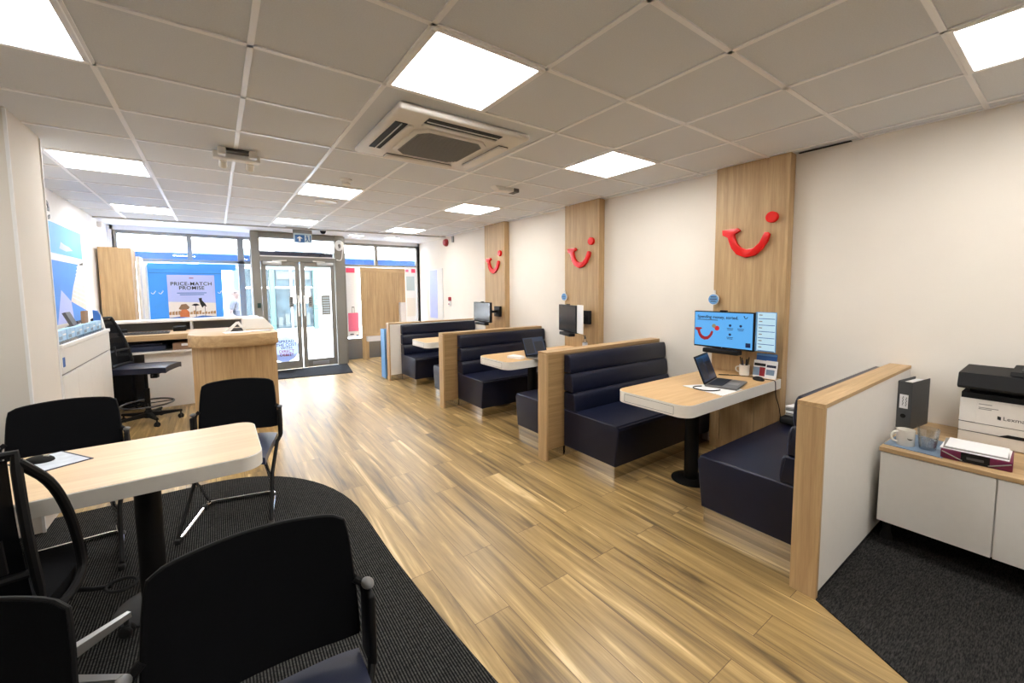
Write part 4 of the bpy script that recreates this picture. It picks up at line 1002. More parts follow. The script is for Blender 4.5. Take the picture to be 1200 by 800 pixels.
for x, y, rz, lab in ((-0.745, 3.195, 3, 'black-backed visitor chair at the far side of the meeting table, by the grey pier'),
                      (0.03, 3.255, -13, 'black-backed visitor chair at the table\'s far right corner, in front of the curved counter'),
                      (-0.605, 1.01, -20, 'black-backed visitor chair cut off by the photo\'s lower left corner')):
    c = copy_tree(vc); c['label'] = lab; c.location = (x, y, FLZ); c.rotation_euler = (0, 0, math.radians(rz))

# ------------------------------------------------------------------ swivel chairs
def castor(m, x, y):
    m.tube([(x, y, 0.055), (x, y, 0.10)], 0.009, 8)
    a = math.atan2(y, x)+0.6
    dx, dy = math.cos(a), math.sin(a)
    for s in (-1, 1):
        m.lathe([(0, -0.009), (0.02, -0.009), (0.026, -0.004), (0.026, 0.004), (0.02, 0.009), (0, 0.009)], (x+s*0.013*dx, y+s*0.013*dy, 0.027), 16, Matrix.Rotation(a, 4, 'Z') @ Matrix.Rotation(PI/2, 4, 'Y'))
    m.box((x-0.014, y-0.014, 0.03), (x+0.014, y+0.014, 0.058), 0.006, 2)
def star_base(r, rad, a0, legmat):
    m = M(); m.lathe([(0, 0.06), (0.04, 0.06), (0.045, 0.08), (0.04, 0.13), (0.028, 0.15), (0, 0.15)]); obj('base_hub', m, legmat, r, local=True)
    for k in range(5):
        a = a0+k*2*PI/5; d = Vector((math.cos(a), math.sin(a), 0)); n = Vector((-d.y, d.x, 0))
        m = M(); t = bmesh.new(); V = []
        for rr, w, zb, zt in ((0.02, 0.026, 0.07, 0.125), (rad*0.6, 0.020, 0.078, 0.112), (rad+0.015, 0.014, 0.082, 0.104)):
            V.append([t.verts.new(d*rr+n*s*w+Vector((0, 0, z))) for s, z in ((-1, zb), (1, zb), (0.75, zt), (-0.75, zt))])
        for A, B in zip(V, V[1:]):
            for q in range(4): t.faces.new((A[q], A[(q+1) % 4], B[(q+1) % 4], B[q]))
        t.faces.new(V[0][::-1]); t.faces.new(V[-1]); bmesh.ops.recalc_face_normals(t, faces=t.faces); m.merge(t)
        lg = obj('base_leg', m, legmat, r, local=True)
        m = M(); castor(m, d.x*rad, d.y*rad); obj('castor', m, 'rubber', lg, local=True)

# counter-height stool behind the reception counter (front = +x)
r = thing('drafting_stool', 'tall black mesh-backed swivel stool with a foot ring behind the counter', 'chair', (-0.70, 6.27, 0), math.radians(-16))
star_base(r, 0.29, 0.3, 'blackm')
m = M(); m.cyl((0, 0), 0.026, 0.14, 0.40, 20); m.cyl((0, 0), 0.016, 0.40, 0.60, 16); obj('gas_column', m, 'blackm', r, local=True)
m = M(); m.tube([(0.235*math.cos(2*PI*k/40), 0.235*math.sin(2*PI*k/40), 0.225) for k in range(40)], 0.010, 8, closed=True); fr = obj('foot_ring', m, 'dgrey', r, local=True)
for k in range(4):
    a = k*PI/2+0.4; m = M(); m.tube([(0.02*math.cos(a), 0.02*math.sin(a), 0.225), (0.23*math.cos(a), 0.23*math.sin(a), 0.225)], 0.006, 6); obj('ring_spoke', m, 'blackm', fr, local=True)
m = M(); m.box((-0.10, -0.09, 0.575), (0.17, 0.09, 0.615), 0.012, 2); me_ = obj('tilt_mechanism', m, 'black', r, local=True)
m = M(); m.tube([(0.10, -0.05, 0.59), (0.14, -0.19, 0.575), (0.16, -0.22, 0.57)], 0.009, 8); m.box((0.10, -0.16, 0.54), (0.17, -0.10, 0.59), 0.01, 2); obj('adjust_lever', m, 'black', me_, local=True)
m = M(); m.grid(lambda u, v: (-0.21+0.48*v, (u*2-1)*(0.23-0.01*(v-0.5)**2*8), 0.668+0.012*(1-(u*2-1)**4)-0.02*max(0, v-0.8)*2), 16, 14, off=lambda u, v: (0, 0, -0.06)); bmesh.ops.recalc_face_normals(m.b, faces=m.b.faces); obj('seat', m, 'vinyl', r, local=True)
def sback(u, v):
    w = 0.215-0.045*v**2; k = 1-(u*2-1)**2
    x = -0.205-0.065*math.sin(PI*0.5*v)*0.6-0.11*v*v-0.03*k
    return (x, (u*2-1)*w, 0.69+0.53*v)
m = M(); m.grid(lambda u, v: sback(0.05+0.9*u, 0.03+0.94*v), 14, 16); obj('mesh_back', m, 'meshs', r, local=True)
m = M(); m.tube([sback(0, i/10) for i in range(11)]+[sback(i/8, 1) for i in range(1, 9)]+[sback(1, 1-i/10) for i in range(1, 11)]+[sback(1-i/8, 0) for i in range(1, 8)], 0.016, 8, closed=True); bf = obj('back_frame', m, 'black', r, local=True)
m = M(); m.tube([(-0.02, 0, 0.60), (-0.2, 0, 0.60), (-0.275, 0, 0.66), (-0.27, 0, 0.78), (-0.275, 0, 0.90)], [0.03, 0.03, 0.028, 0.025, 0.02], 10, smooth=2); m.tube([sback(0.02, 0.30), (sback(0.5, 0.3)[0]-0.02, 0, 0.85), sback(0.98, 0.30)], 0.014, 8, smooth=2); obj('back_spine', m, 'black', bf, local=True)

# mesh task chair at the left end of the meeting table (front = +y)
r = thing('task_chair', 'black mesh task chair with chrome star base, at the meeting table\'s left end', 'chair', (-0.64, 2.15, FLZ), math.radians(-6))
star_base(r, 0.335, math.radians(-24), 'alu')
m = M(); m.cyl((0, 0), 0.028, 0.14, 0.30, 20); m.cyl((0, 0), 0.018, 0.30, 0.42, 16); obj('gas_column', m, 'blackm', r, local=True)
m = M(); m.box((-0.10, -0.12, 0.395), (0.10, 0.13, 0.435), 0.012, 2); mc = obj('tilt_mechanism', m, 'black', r, local=True)
m = M(); m.tube([(0.08, 0.03, 0.41), (0.22, -0.02, 0.40), (0.27, -0.03, 0.40)], 0.008, 8)
m.tube([(0.30+0.045*math.cos(2*PI*k/20), -0.04+0.02*math.sin(2*PI*k/20), 0.40+0.012*math.sin(2*PI*k/20)) for k in range(20)], 0.006, 6, closed=True); obj('adjust_lever', m, 'black', mc, local=True, label='black loop-ended lever')
m = M(); m.grid(lambda u, v: (-0.035+(u*2-1)*(0.188-0.03*(2*v-1)**4), -0.21+0.45*v, 0.478+0.014*(1-(u*2-1)**4)-0.03*max(0, v-0.75)*2), 16, 14, off=lambda u, v: (0, 0, -0.05)); bmesh.ops.recalc_face_normals(m.b, faces=m.b.faces); obj('seat', m, 'blackf', r, local=True)
def tback(u, v):
    w = 0.212-0.03*v*v; k = 1-(u*2-1)**2
    return ((u*2-1)*w-0.068, -0.18-0.045*k-0.03*math.sin(v*PI), 0.50+0.50*v)
m = M(); m.grid(lambda u, v: tback(0.04+0.92*u, 0.03+0.94*v), 16, 16); obj('mesh_back', m, 'mesh', r, local=True)
m = M(); m.tube([tback(0, i/10) for i in range(11)]+[tback(i/8, 1) for i in range(1, 9)]+[tback(1, 1-i/10) for i in range(1, 11)]+[tback(1-i/8, 0) for i in range(1, 8)], 0.014, 8, closed=True); bf = obj('back_frame', m, 'black', r, local=True)
m = M(); m.tube([(0, -0.05, 0.42), (-0.01, -0.18, 0.43), (-0.025, -0.255, 0.50), (-0.025, -0.255, 0.62)], [0.032, 0.032, 0.028, 0.022], 10, smooth=2); m.tube([tback(0.03, 0.22), (-0.025, -0.265, 0.62), tback(0.97, 0.22)], 0.014, 8, smooth=2); obj('back_spine', m, 'black', bf, local=True)
m = M(); m.grid(lambda u, v: (tback(0.1+0.8*u, 0.28+0.22*v)[0], tback(0.1+0.8*u, 0.28+0.22*v)[1]-0.014, tback(0.1+0.8*u, 0.28+0.22*v)[2]), 10, 4, off=lambda u, v: (0, -0.01, 0)); bmesh.ops.recalc_face_normals(m.b, faces=m.b.faces); obj('lumbar_pad', m, 'black', bf, local=True)
for sx in (-1, 1):
    m = M(); m.tube([(sx*0.185-0.065, -0.18, 0.97), (sx*0.19-0.06, -0.175, 0.955), (sx*0.205-0.045, -0.09, 0.86), (sx*0.21-0.035, -0.02, 0.70), (sx*0.21-0.035, 0.03, 0.54), (sx*0.21-0.03, 0.02, 0.46), (sx*0.20-0.02, -0.10, 0.44), (sx*0.15, -0.16, 0.44), (0, -0.18, 0.44)], 0.015, 10, smooth=2)
    obj('side_loop', m, 'black', r, local=True)

# ------------------------------------------------------------------ reception
r = thing('reception_counter', 'oak counter with a thick curved front edge, standing before the door', 'counter', (0.15, 5.6, 0))
front = [(-0.262, 5.44), (-0.19, 5.30), (-0.08, 5.19), (0.05, 5.135), (0.19, 5.115), (0.33, 5.135), (0.45, 5.18), (0.545, 5.25)]
m = M(); m.prism(front + [(0.545, 6.25), (-0.262, 6.25)], 'z', 0.935, 1.06, 0.004, 2); obj('counter_top', m, 'oakx', r)
inner = [(-0.235, 5.50), (-0.15, 5.37), (-0.05, 5.28), (0.07, 5.225), (0.19, 5.205), (0.33, 5.22), (0.44, 5.255), (0.53, 5.31)]
m = M(); m.prism(inner + [(0.53, 6.2), (-0.235, 6.2)], 'z', 0.0, 0.935); obj('curved_front', m, 'oakz', r)
r = thing('reception_desk', 'white and oak reception desk behind the curved counter, open under its worktop', 'desk', (-0.8, 7.1, 0))
m = M(); m.box((XL+0.004, 6.85, 0.895), (0.5, 7.60, 0.965), 0.003, 1); obj('worktop', m, 'oakx', r)
m = M(); m.box((XL+0.004, 7.50, 1.085), (0.535, 7.86, 1.115), 0.003, 1); obj('raised_shelf', m, 'white', r)
m = M(); m.box((XL+0.004, 7.78, 0.0), (0.53, 7.82, 1.085)); obj('screen_back', m, 'riser', r)
m = M(); m.box((-0.32, 7.52, 0.966), (-0.295, 7.78, 1.085)); obj('shelf_divider', m, 'white', r)
m = M(); m.box((-0.78, 6.98, 0.0), (0.5, 7.0, 0.724)); obj('modesty_panel', m, 'greyw', r)
m = M(); m.box((XL+0.006, 6.90, 0.725), (0.5, 7.58, 0.75)); obj('under_shelf', m, 'white', r)
m = M(); m.box((XL+0.006, 7.585, 0.0), (0.5, 7.605, 0.895)); obj('back_panel', m, 'dgrey', r)
m = M(); m.box((XL+0.006, 6.9, 0.0), (XL+0.03, 7.58, 0.895)); obj('side_panel', m, 'riser', r)
# things on and under it
m = M(); m.box((-0.49, 6.93, 0.751), (-0.25, 7.2, 0.845), 0.004, 1); single('carton', m, 'carton', 'brown carton on the shelf under the reception worktop', 'box')
m = M(); m.box((-0.40, 6.925, 0.80), (-0.31, 6.93, 0.83)); obj('carton_label', m, 'paper', bpy.data.objects['carton'])
m = M(); m.box((-1.0, 6.95, 0.751), (-0.56, 7.25, 0.82), 0.01, 2); m.box((-0.95, 6.98, 0.821), (-0.6, 7.2, 0.85), 0.01, 2); single('black_files', m, 'navy', 'dark navy box files lying under the reception worktop', 'files')
m = M(); m.box((-1.02, 7.0, 0.966), (-0.52, 7.16, 0.988), 0.006, 2)
kb = single('keyboard', m, 'dgrey', 'grey keyboard lying on the reception worktop', 'keyboard')
m = M()
for a in range(4):
    for c in range(14): m.box((-1.005+c*0.0335, 7.015+a*0.034, 0.988), (-0.978+c*0.0335, 7.042+a*0.034, 0.993))
obj('keys', m, 'keys', kb)
m = M(); m.prism([(-1.0, 7.20), (-0.95, 7.22), (-0.98, 7.40), (-1.06, 7.42)], 'z', 0.966, 1.02); m.box((-0.5, 7.3, 0.966), (-0.36, 7.46, 1.03), 0.008, 2); single('desk_phone', m, 'black', 'dark telephone pushed to the back of the reception worktop', 'phone')
r = thing('leaflet_easel', 'small white folding card easel on the curved counter', 'easel', (0.20, 5.6, 1.06))
m = M(); m.prism([(0.06, 1.061), (0.11, 1.061), (0.20, 1.165), (0.17, 1.17)], 'y', 5.56, 5.575); m.prism([(0.235, 1.061), (0.265, 1.061), (0.20, 1.17), (0.17, 1.165)], 'y', 5.60, 5.615); obj('easel_leg', m, 'white', r)
m = M(); m.prism([(0.11, 1.061), (0.24, 1.061), (0.22, 1.10), (0.13, 1.10)], 'y', 5.58, 5.59); obj('easel_brace', m, 'dgrey', r)
r = thing('display_box', 'white slope-sided display box at the right end of the counter', 'box', (0.42, 5.9, 1.06))
m = M(); m.prism([(0.24, 1.061), (0.565, 1.061), (0.465, 1.185), (0.245, 1.19)], 'y', 5.75, 6.15, 0.003, 1); obj('box_body', m, 'white', r)
for k, (x0, y0, x1, y1, lab) in enumerate(((0.06, 5.36, 0.30, 5.50, 'white leaflet lying flat on the curved counter in front of the easel'), (0.30, 5.42, 0.50, 5.56, 'grey-edged leaflet flat on the counter before the white display box'))):
    m = M(); m.prism([(x0, y0), (x1, y0+0.03), (x1-0.02, y1+0.03), (x0-0.02, y1)], 'z', 1.0603, 1.066); single('leaflet', m, 'paper' if k == 0 else 'paperg', lab, 'leaflet')
m = M()
random.seed(3)
for k in range(7):
    a = k*0.9; pts = [(-0.98+0.14*math.cos(a+q*1.3)*random.uniform(0.4, 1.2)+0.02*k, 7.12+0.12*math.sin(a+q*1.1)*random.uniform(0.4, 1.2), 0.012+0.02*q*random.random()) for q in range(7)]
    m.tube(pts, 0.006, 6, smooth=2)
single('cable_heap', m, 'black', 'heap of black cables on the floor under the reception desk', 'cables')
m = M(); m.box((-1.16, 7.3, 0.0), (-0.95, 7.55, 0.42), 0.01, 2); o = single('computer_tower', m, 'black', 'black computer tower under the reception desk', 'computer')

# ------------------------------------------------------------------ left storage cabinet and what stands on it
r = thing('storage_cabinet', 'white wall cabinet with drawer band beyond the grey pier', 'cabinet', (-1.15, 5.1, 0))
SX = -0.935; y0, y1 = 4.34, 6.0
m = M(); m.box((XL+0.004, y0, 0.0), (SX-0.02, y1, 1.10)); obj('cabinet_body', m, 'grey', r)
m = M(); m.box((XL+0.004, y1-0.002, 0.0), (SX-0.004, y1+0.008, 1.10)); obj('end_panel', m, 'white', r)
m = M(); m.box((XL+0.003, y0, 1.10), (SX+0.008, y1+0.012, 1.13), 0.002, 1); obj('cabinet_top', m, 'white', r)
m = M(); m.box((SX-0.018, y0+0.003, 0.915), (SX, y1-0.003, 1.095), 0.002, 1); obj('drawer', m, 'white', r)
for a, b in ((y0+0.003, 4.72), (4.726, 5.14), (5.146, 5.57), (5.576, y1-0.003)):
    m = M(); m.box((SX-0.018, a+0.002, 0.08), (SX, b-0.002, 0.898), 0.002, 1); obj('door', m, 'white', r)
m = M(); m.box((SX-0.06, y0, 0.0), (SX-0.03, y1, 0.08)); obj('plinth', m, 'riser', r)
m = M(); m.box((SX, 4.352, 0.965), (SX+0.003, 4.40, 1.035)); obj('door_tag', m, 'midblue', r, label='small blue tag stuck by the pier')
r = thing('leaflet_rack', 'long clear rack of blue leaflets on the white wall cabinet', 'rack', (-1.0, 5.05, 1.13))
m = M(); m.box((-0.947, 4.36, 1.131), (-0.941, 5.80, 1.155)); m.box((-1.004, 4.36, 1.131), (-0.947, 5.80, 1.136)); m.box((-1.004, 4.36, 1.131), (-1.0, 5.80, 1.225)); obj('rack_tray', m, 'acrylic', r)
for k in range(6):
    y = 4.37+k*0.238
    t = M(); t.box((-0.996, y, 1.137), (-0.953, y+0.215, 1.228+0.004*(k % 2)), 0.002, 1)
    lf = single('leaflet_stack', t, 'leaf', 'stack of blue leaflets in the clear rack on the white cabinet', 'leaflets', 'blue leaflet stacks in the rack')
    t = M(); t.box((-0.9525, y+0.03, 1.16), (-0.9515, y+0.11, 1.185)); obj('leaflet_print', t, 'bluegrey', lf)
    t = M(); t.box((-0.9525, y+0.12, 1.19), (-0.9515, y+0.20, 1.20)); obj('leaflet_print', t, 'paper', lf)
def stand_book(x, y, lean, h, mat, label, th=0.014, w=0.15):
    t = M(); t.box((-th/2, -w/2, 0), (th/2, w/2, h), 0.002, 1)
    t.b.transform(Matrix.Translation((x, y, 1.1315+abs(math.sin(lean))*th/2)) @ Matrix.Rotation(lean, 4, 'Y'))
    return single('standing_brochure', t, mat, label, 'brochure')
stand_book(-1.262, 5.45, 0.06, 0.19, 'bluegrey', 'grey-blue brochure standing nearest the pier on the white cabinet', th=0.05, w=0.03)
stand_book(-1.205, 5.6, 0.95, 0.17, 'dgrey', 'dark grey brochure leaning far over in the middle of the cabinet top', th=0.02)
stand_book(-1.04, 5.40, -0.36, 0.21, 'dgrey', 'dark brochure leaning back towards the pier beside a brown one', th=0.024)
stand_book(-1.06, 5.72, 0.03, 0.20, 'carton', 'brown-spined brochure standing upright beside the blue file', th=0.03, w=0.12)
m = M(); m.box((-1.37, 6.02, 0.90), (-1.14, 6.5, 0.93), 0.003, 1); m.box((-1.37, 6.02, 0.0), (-1.34, 6.5, 0.9)); m.box((-1.37, 6.45, 0.0), (-1.14, 6.5, 0.9)); r = single('side_shelf', m, 'white', 'low white shelf unit between the cabinet and the reception desk', 'shelf')
m = M()
for k in range(3): m.box((-1.36, 6.08, 0.931+0.022*k), (-1.16, 6.36, 0.950+0.022*k), 0.002, 1)
single('paper_pile', m, 'paper', 'pile of white paper on the low shelf behind the stool', 'paper')
r = thing('blue_binder', 'blue curved-back magazine file at the cabinet\'s window end', 'file', (-1.15, 6.62, 0))
# blue file really stands on the cabinet's far end
r.location = (-1.10, 5.93, 1.131)
m = M(); m.prism([(-0.02, 0), (0.035, 0), (0.035, 0.14), (0.015, 0.19), (-0.02, 0.20)], 'y', -0.02, 0.02, 0.003, 1)
m.b.transform(Matrix.Translation((0.09, 0.0, 0))); obj('file_body', m, 'midblue', r, local=True)
m = M(); m.prism([(0.127, 0.0), (0.15, 0.0), (0.128, 0.15)], 'y', -0.02, 0.02); obj('white_flap', m, 'white', r, local=True)

# beach print on the left wall
r = thing('beach_poster', 'big blue seaside print with a pale jetty on the left wall', 'poster', (XL, 6.6, 1.15))
yl, yr, zb, zt = 5.75, 7.52, 1.16, 2.265
m = M(); m.box((XL+0.001, yl, zb), (XL+0.02, yr, zt), 0.002, 1); fr = obj('print_board', m, 'white', r)
def pr(name, pts, mat, k):
    m = M(); m.prism([(yl+0.012+(yr-yl-0.024)*a, zb+0.012+(zt-zb-0.024)*b) for a, b in pts], 'x', XL+0.020, XL+0.0205+0.0006*k); return obj(name, m, mat, fr)
pr('print_sky', [(0, 0.66), (1, 0.66), (1, 1), (0, 1)], 'sky', 0)
pr('print_horizon', [(0, 0.63), (1, 0.63), (1, 0.70), (0, 0.70)], 'sand', 1)
pr('print_sea', [(0, 0), (1, 0), (1, 0.63), (0, 0.63)], 'sea', 0)
pr('print_cloud', [(0.46, 0.76), (0.60, 0.745), (0.76, 0.77), (0.68, 0.80), (0.58, 0.81), (0.50, 0.83)], 'lilac', 1)
pr('print_jetty', [(0.62, 0.22), (1.0, 0.10), (1.0, 0.66), (0.86, 0.63), (0.80, 0.52), (0.70, 0.38)], 'jetty', 1)
for k in range(9): pr('print_plank', [(0.66+0.02*k, 0.26+0.042*k), (1.0, 0.17+0.055*k), (1.0, 0.185+0.055*k), (0.664+0.02*k, 0.27+0.042*k)], 'sand', 2)
pr('print_sail', [(0.30, 0.0), (0.42, 0.34), (0.62, 0.22), (0.66, 0.0)], 'lilac', 1)
text('wall_letter', 'e', (XL+0.006, 6.31, 2.40), 0.42, FACE_PX, 'dgrey', None, ext=0.004)
o = bpy.data.objects['wall_letter']; tag(o, 'dark grey wall letter above the seaside print, cut off by the pier', 'letter')
m = M(); m.box((XL, 8.62, 2.48), (XL+0.05, 8.80, 2.56), 0.006, 2); single('wall_sensor', m, 'greyw', 'small pale sensor box high in the left window corner', 'sensor')

# ------------------------------------------------------------------ window displays
r = thing('oak_display_box', 'tall oak box standing at the left end of the shop window', 'box', (-1.17, 8.55, 0))
m = M(); m.box((-1.345, 8.30, 0.0), (-0.99, 8.70, 2.165), 0.002, 1); obj('box_body', m, 'oakz', r)
m = M(); m.box((-0.975, 8.60, 0.0), (-0.935, 8.98, 2.06), 0.002, 1); obj('side_fin', m, 'greyw', r)
m = M(); m.box((-0.985, 8.80, 0.0), (-0.89, 9.0, 1.95), 0.002, 1); obj('white_return', m, 'white', r)
r = thing('window_display', 'sky blue window board carrying the price poster', 'board', (-0.4, 8.95, 0))
m = M(); m.box((-0.885, 8.93, 0.0), (0.105, 8.97, 1.975), 0.002, 1); bd = obj('blue_board', m, 'blue', r)
m = M(); m.box((-0.885, 8.92, 1.88), (0.315, 8.96, 1.985), 0.002, 1); obj('header_band', m, 'blue', r)
m = M(); m.box((0.245, 8.94, 0.0), (0.30, 8.97, 1.88)) if False else m.box((-0.87, 8.924, 1.815), (0.10, 8.93, 1.823)); obj('board_seam', m, 'midblue', bd)
for cx, s in ((-0.83, 0.14), (-0.735, 0.14), (0.06, 0.14)):
    pts = [((-(q[0]+1.77))*s+cx, (q[1]-1.9)*s+1.49) for q in SM]
    m = M(); m.prism(pts, 'y', 8.926, 8.930); m.lathe([(0, 0), (0.007, 0), (0.007, 0.004), (0, 0.004)], (cx+0.03, 8.93, 1.52), 12, Matrix.Rotation(PI/2, 4, 'X')); obj('smile_mark', m, 'paper', bd)
r = thing('price_poster', 'lilac poster headed PRICE-MATCH PROMISE on the sky blue board', 'poster', (-0.32, 8.92, 0.96))
xl, xr, zb, zt = -0.645, -0.005, 0.965, 1.79
m = M(); m.box((xl, 8.912, zb), (xr, 8.922, zt), 0.001, 1); ps = obj('poster_sheet', m, 'lilac', r)
def pp(name, pts, mat, k=0):
    m = M(); m.prism([(xl+(xr-xl)*a, zb+(zt-zb)*b) for a, b in pts], 'y', 8.911-0.0008*k, 8.9125); return obj(name, m, mat, ps)
pp('poster_haze', [(0, 0.12), (1, 0.12), (1, 0.42), (0, 0.46)], 'cream')
pp('poster_water', [(0, 0), (1, 0), (1, 0.13), (0.7, 0.16), (0.45, 0.12), (0.2, 0.15), (0, 0.13)], 'poolblue', 1)
random.seed(5)
for k in range(16):
    a = k/16; h = random.uniform(0.03, 0.09); pp('poster_skyline', [(a, 0.19), (a+0.05, 0.19), (a+0.05, 0.19+h), (a, 0.19+h*0.8)], 'tan', 1)
pp('poster_swimmer', [(0.22, 0.14), (0.42, 0.14), (0.42, 0.24), (0.36, 0.30), (0.26, 0.30), (0.22, 0.22)], 'orange', 2)
pp('poster_hat', [(0.20, 0.31), (0.26, 0.40), (0.36, 0.41), (0.43, 0.34), (0.40, 0.30), (0.24, 0.29)], 'carton', 3)
pp('poster_diver', [(0.63, 0.52), (0.70, 0.53), (0.70, 0.48), (0.77, 0.40), (0.80, 0.34), (0.74, 0.36), (0.70, 0.32), (0.66, 0.40)], 'ink', 2)
pp('poster_pole', [(0.755, 0.14), (0.765, 0.14), (0.765, 0.36), (0.755, 0.36)], 'ink', 1)
for cx in (0.56,):
    pp('poster_palm', [(cx-0.006, 0.14), (cx+0.006, 0.14), (cx+0.006, 0.36), (cx+0.09, 0.38), (cx+0.03, 0.41), (cx-0.03, 0.41), (cx-0.09, 0.38), (cx-0.006, 0.36)], 'ink', 2)
text('poster_title', 'PRICE-MATCH\nPROMISE', ((xl+xr)/2, 8.909, zb+0.775*(zt-zb)), 0.083, FACE_Y, 'ink', ps, line=0.85, bold=0.0009, sp=1.08)
for k, w in enumerate((0.40, 0.33)):
    m = M(); m.box(((xl+xr)/2-w/2, 8.9095, zb+(0.625-0.035*k)*(zt-zb)), ((xl+xr)/2+w/2, 8.911, zb+(0.640-0.035*k)*(zt-zb))); obj('poster_small_print', m, 'midblue', ps)
m = M(); m.box(((xl+xr)/2-0.03, 8.9095, zb+0.93*(zt-zb)), ((xl+xr)/2+0.03, 8.911, zb+0.945*(zt-zb))); obj('poster_mark', m, 'dred', ps)
r = thing('oak_display_board', 'framed oak display board on legs in the right-hand window', 'board', (3.05, 9.15, 0))
bx0, bx1, by = 2.55, 3.545, 9.13
m = M(); m.box((bx0+0.06, by+0.012, 0.56), (bx1-0.06, by+0.04, 1.90)); obj('board_panel', m, 'oakz', r)
for za, zb_ in ((0.47, 0.565), (1.90, 2.0)):
    m = M(); m.box((bx0, by, za), (bx1, by+0.05, zb_), 0.002, 1); obj('board_rail', m, 'oakx', r)
for a, b in ((bx0, bx0+0.135), (bx1-0.135, bx1)):
    m = M(); m.box((a, by+0.001, 0.0), (b, by+0.049, 1.999), 0.002, 1); obj('leg', m, 'oakz', r)
m = M(); m.box((2.62, 9.0, 0.40), (3.6, 9.12, 0.505), 0.003, 1); m.box((3.3, 9.02, 0.0), (3.5, 9.1, 0.40)); single('white_plinth', m, 'white', 'low white shelf in front of the oak display board', 'shelf')
m = M(); m.box((3.37, 8.99, 0.51), (3.50, 9.11, 1.23), 0.004, 1); single('leaflet_box', m, 'cream', 'narrow cream box standing at the oak board\'s right edge', 'box')
# hanging window posters
def win_poster(x0, x1, z0, z1, label, items):
    r = thing('window_poster', label, 'poster', ((x0+x1)/2, 9.27, z0))
    m = M(); m.box((x0, 9.268, z0), (x1, 9.275, z1)); sh = obj('poster_sheet', m, 'wpaper', r)
    for nm, a0, a1, b0, b1, mt in items:
        m = M(); m.box((x0+(x1-x0)*a0, 9.266, z0+(z1-z0)*b0), (x0+(x1-x0)*a1, 9.268, z0+(z1-z0)*b1)); obj(nm, m, mt, sh)
win_poster(2.28, 2.53, 0.50, 2.01, 'white window poster with a pink suitcase, left of the oak board', [('pink_suitcase', 0.08, 0.95, 0.08, 0.345, 'pink'), ('suitcase_handle', 0.4, 0.44, 0.345, 0.42, 'grey'), ('suitcase_handle', 0.58, 0.62, 0.345, 0.42, 'grey'), ('suitcase_bar', 0.4, 0.62, 0.42, 0.435, 'grey'), ('red_heading', 0.02, 0.75, 0.92, 0.985, 'hotpink'), ('foot_text', 0.2, 0.5, 0.03, 0.045, 'dgrey'), ('foot_mark', 0.7, 0.9, 0.0, 0.03, 'bluegrey')])
win_poster(3.60, 3.88, 0.60, 2.04, 'white window poster with grey scribbles, right of the oak board', [('red_heading', 0.55, 0.9, 0.91, 0.97, 'hotpink'), ('heading_mark', 0.05, 0.3, 0.92, 0.96, 'pink'), ('poster_photo', 0.1, 0.8, 0.62, 0.85, 'signframe'), ('poster_photo', 0.1, 0.85, 0.20, 0.50, 'greyw')])

# ------------------------------------------------------------------ the street outside
m = M(); m.box((-14, 9.42, -0.14), (16, 12.2, -0.04)); struct('pavement', m, 'brick')
m = M(); m.box((-14, 12.2, -0.2), (16, 30, -0.10)); struct('road', m, 'brick')
m = M(); m.box((-1.6, 9.44, 2.06), (4.2, 9.52, 2.205), 0.01, 1); single('shop_fascia', m, 'midblue', 'mid-blue fascia band hanging outside across the upper windows', 'fascia')
r = thing('shop_building', 'pale building across the street with a turquoise shopfront', 'building', (2.0, 17.0, -0.1))
m = M(); m.box((-12, 17.2, -0.1), (14, 18.2, 7.5)); obj('wall', m, 'render_', r)
m = M(); m.box((-0.4, 17.0, 2.35), (5.4, 17.2, 2.95), 0.02, 1); obj('shop_sign', m, 'paleteal', r)
for x in (0.51, 1.57, 2.99, 5.1):
    m = M(); m.box((x, 16.98, -0.1), (x+0.17, 17.2, 2.3), 0.02, 1); obj('shop_pilaster', m, 'teal', r)
for a, b in ((0.70, 1.55), (1.76, 2.97)):
    m = M(); m.box((a, 17.1, 0.12), (b, 17.2, 2.28)); w_ = obj('shop_window', m, 'shopglass', r)
    m = M(); m.box((a, 17.05, 1.60), (b, 17.1, 1.65)); m.box((a+0.42*(b-a)-0.025, 17.05, 0.12), (a+0.42*(b-a)+0.025, 17.1, 2.28)); obj('window_bar', m, 'render_', w_)
    m = M(); m.box((a, 17.06, -0.1), (b, 17.2, 0.12)); obj('stall_panel', m, 'render_', r)
    m = M()
    for q in range(5): m.box((a+0.05+0.19*q*(b-a), 17.07, 0.2), (a+0.05+(0.19*q+0.12)*(b-a), 17.1, 0.55+0.12*(q % 3)))
    obj('window_goods', m, 'goods', w_)
m = M(); m.box((2.30, 17.07, 1.05), (2.90, 17.1, 1.55)); obj('window_sign', m, 'render_', r)
m = M(); m.box((1.80, 17.07, 1.92), (2.90, 17.1, 2.2)); obj('window_sign', m, 'goods', r)
for x in (-6, -3.2, 7, 10):
    m = M(); m.box((x, 17.15, 3.6), (x+1.1, 17.22, 5.2)); obj('upper_window', m, 'shopglass', r)
for x in (-0.2, 2.4, 4.6):
    m = M(); m.box((x, 17.15, 3.9), (x+1.1, 17.22, 5.5)); obj('upper_window', m, 'shopglass', r)
r = thing('pavement_sign', 'low white and blue pavement sign outside the right door leaf', 'sign', (1.9, 10.4, -0.04))
m = M(); m.prism([(10.25, -0.04), (10.31, -0.04), (10.42, 0.62), (10.38, 0.62)], 'x', 1.72, 2.30); bdy = obj('sign_board', m, 'white', r)
m = M(); m.prism([(10.50, -0.04), (10.55, -0.04), (10.42, 0.62), (10.40, 0.62)], 'x', 1.72, 2.30); obj('sign_board', m, 'white', r)
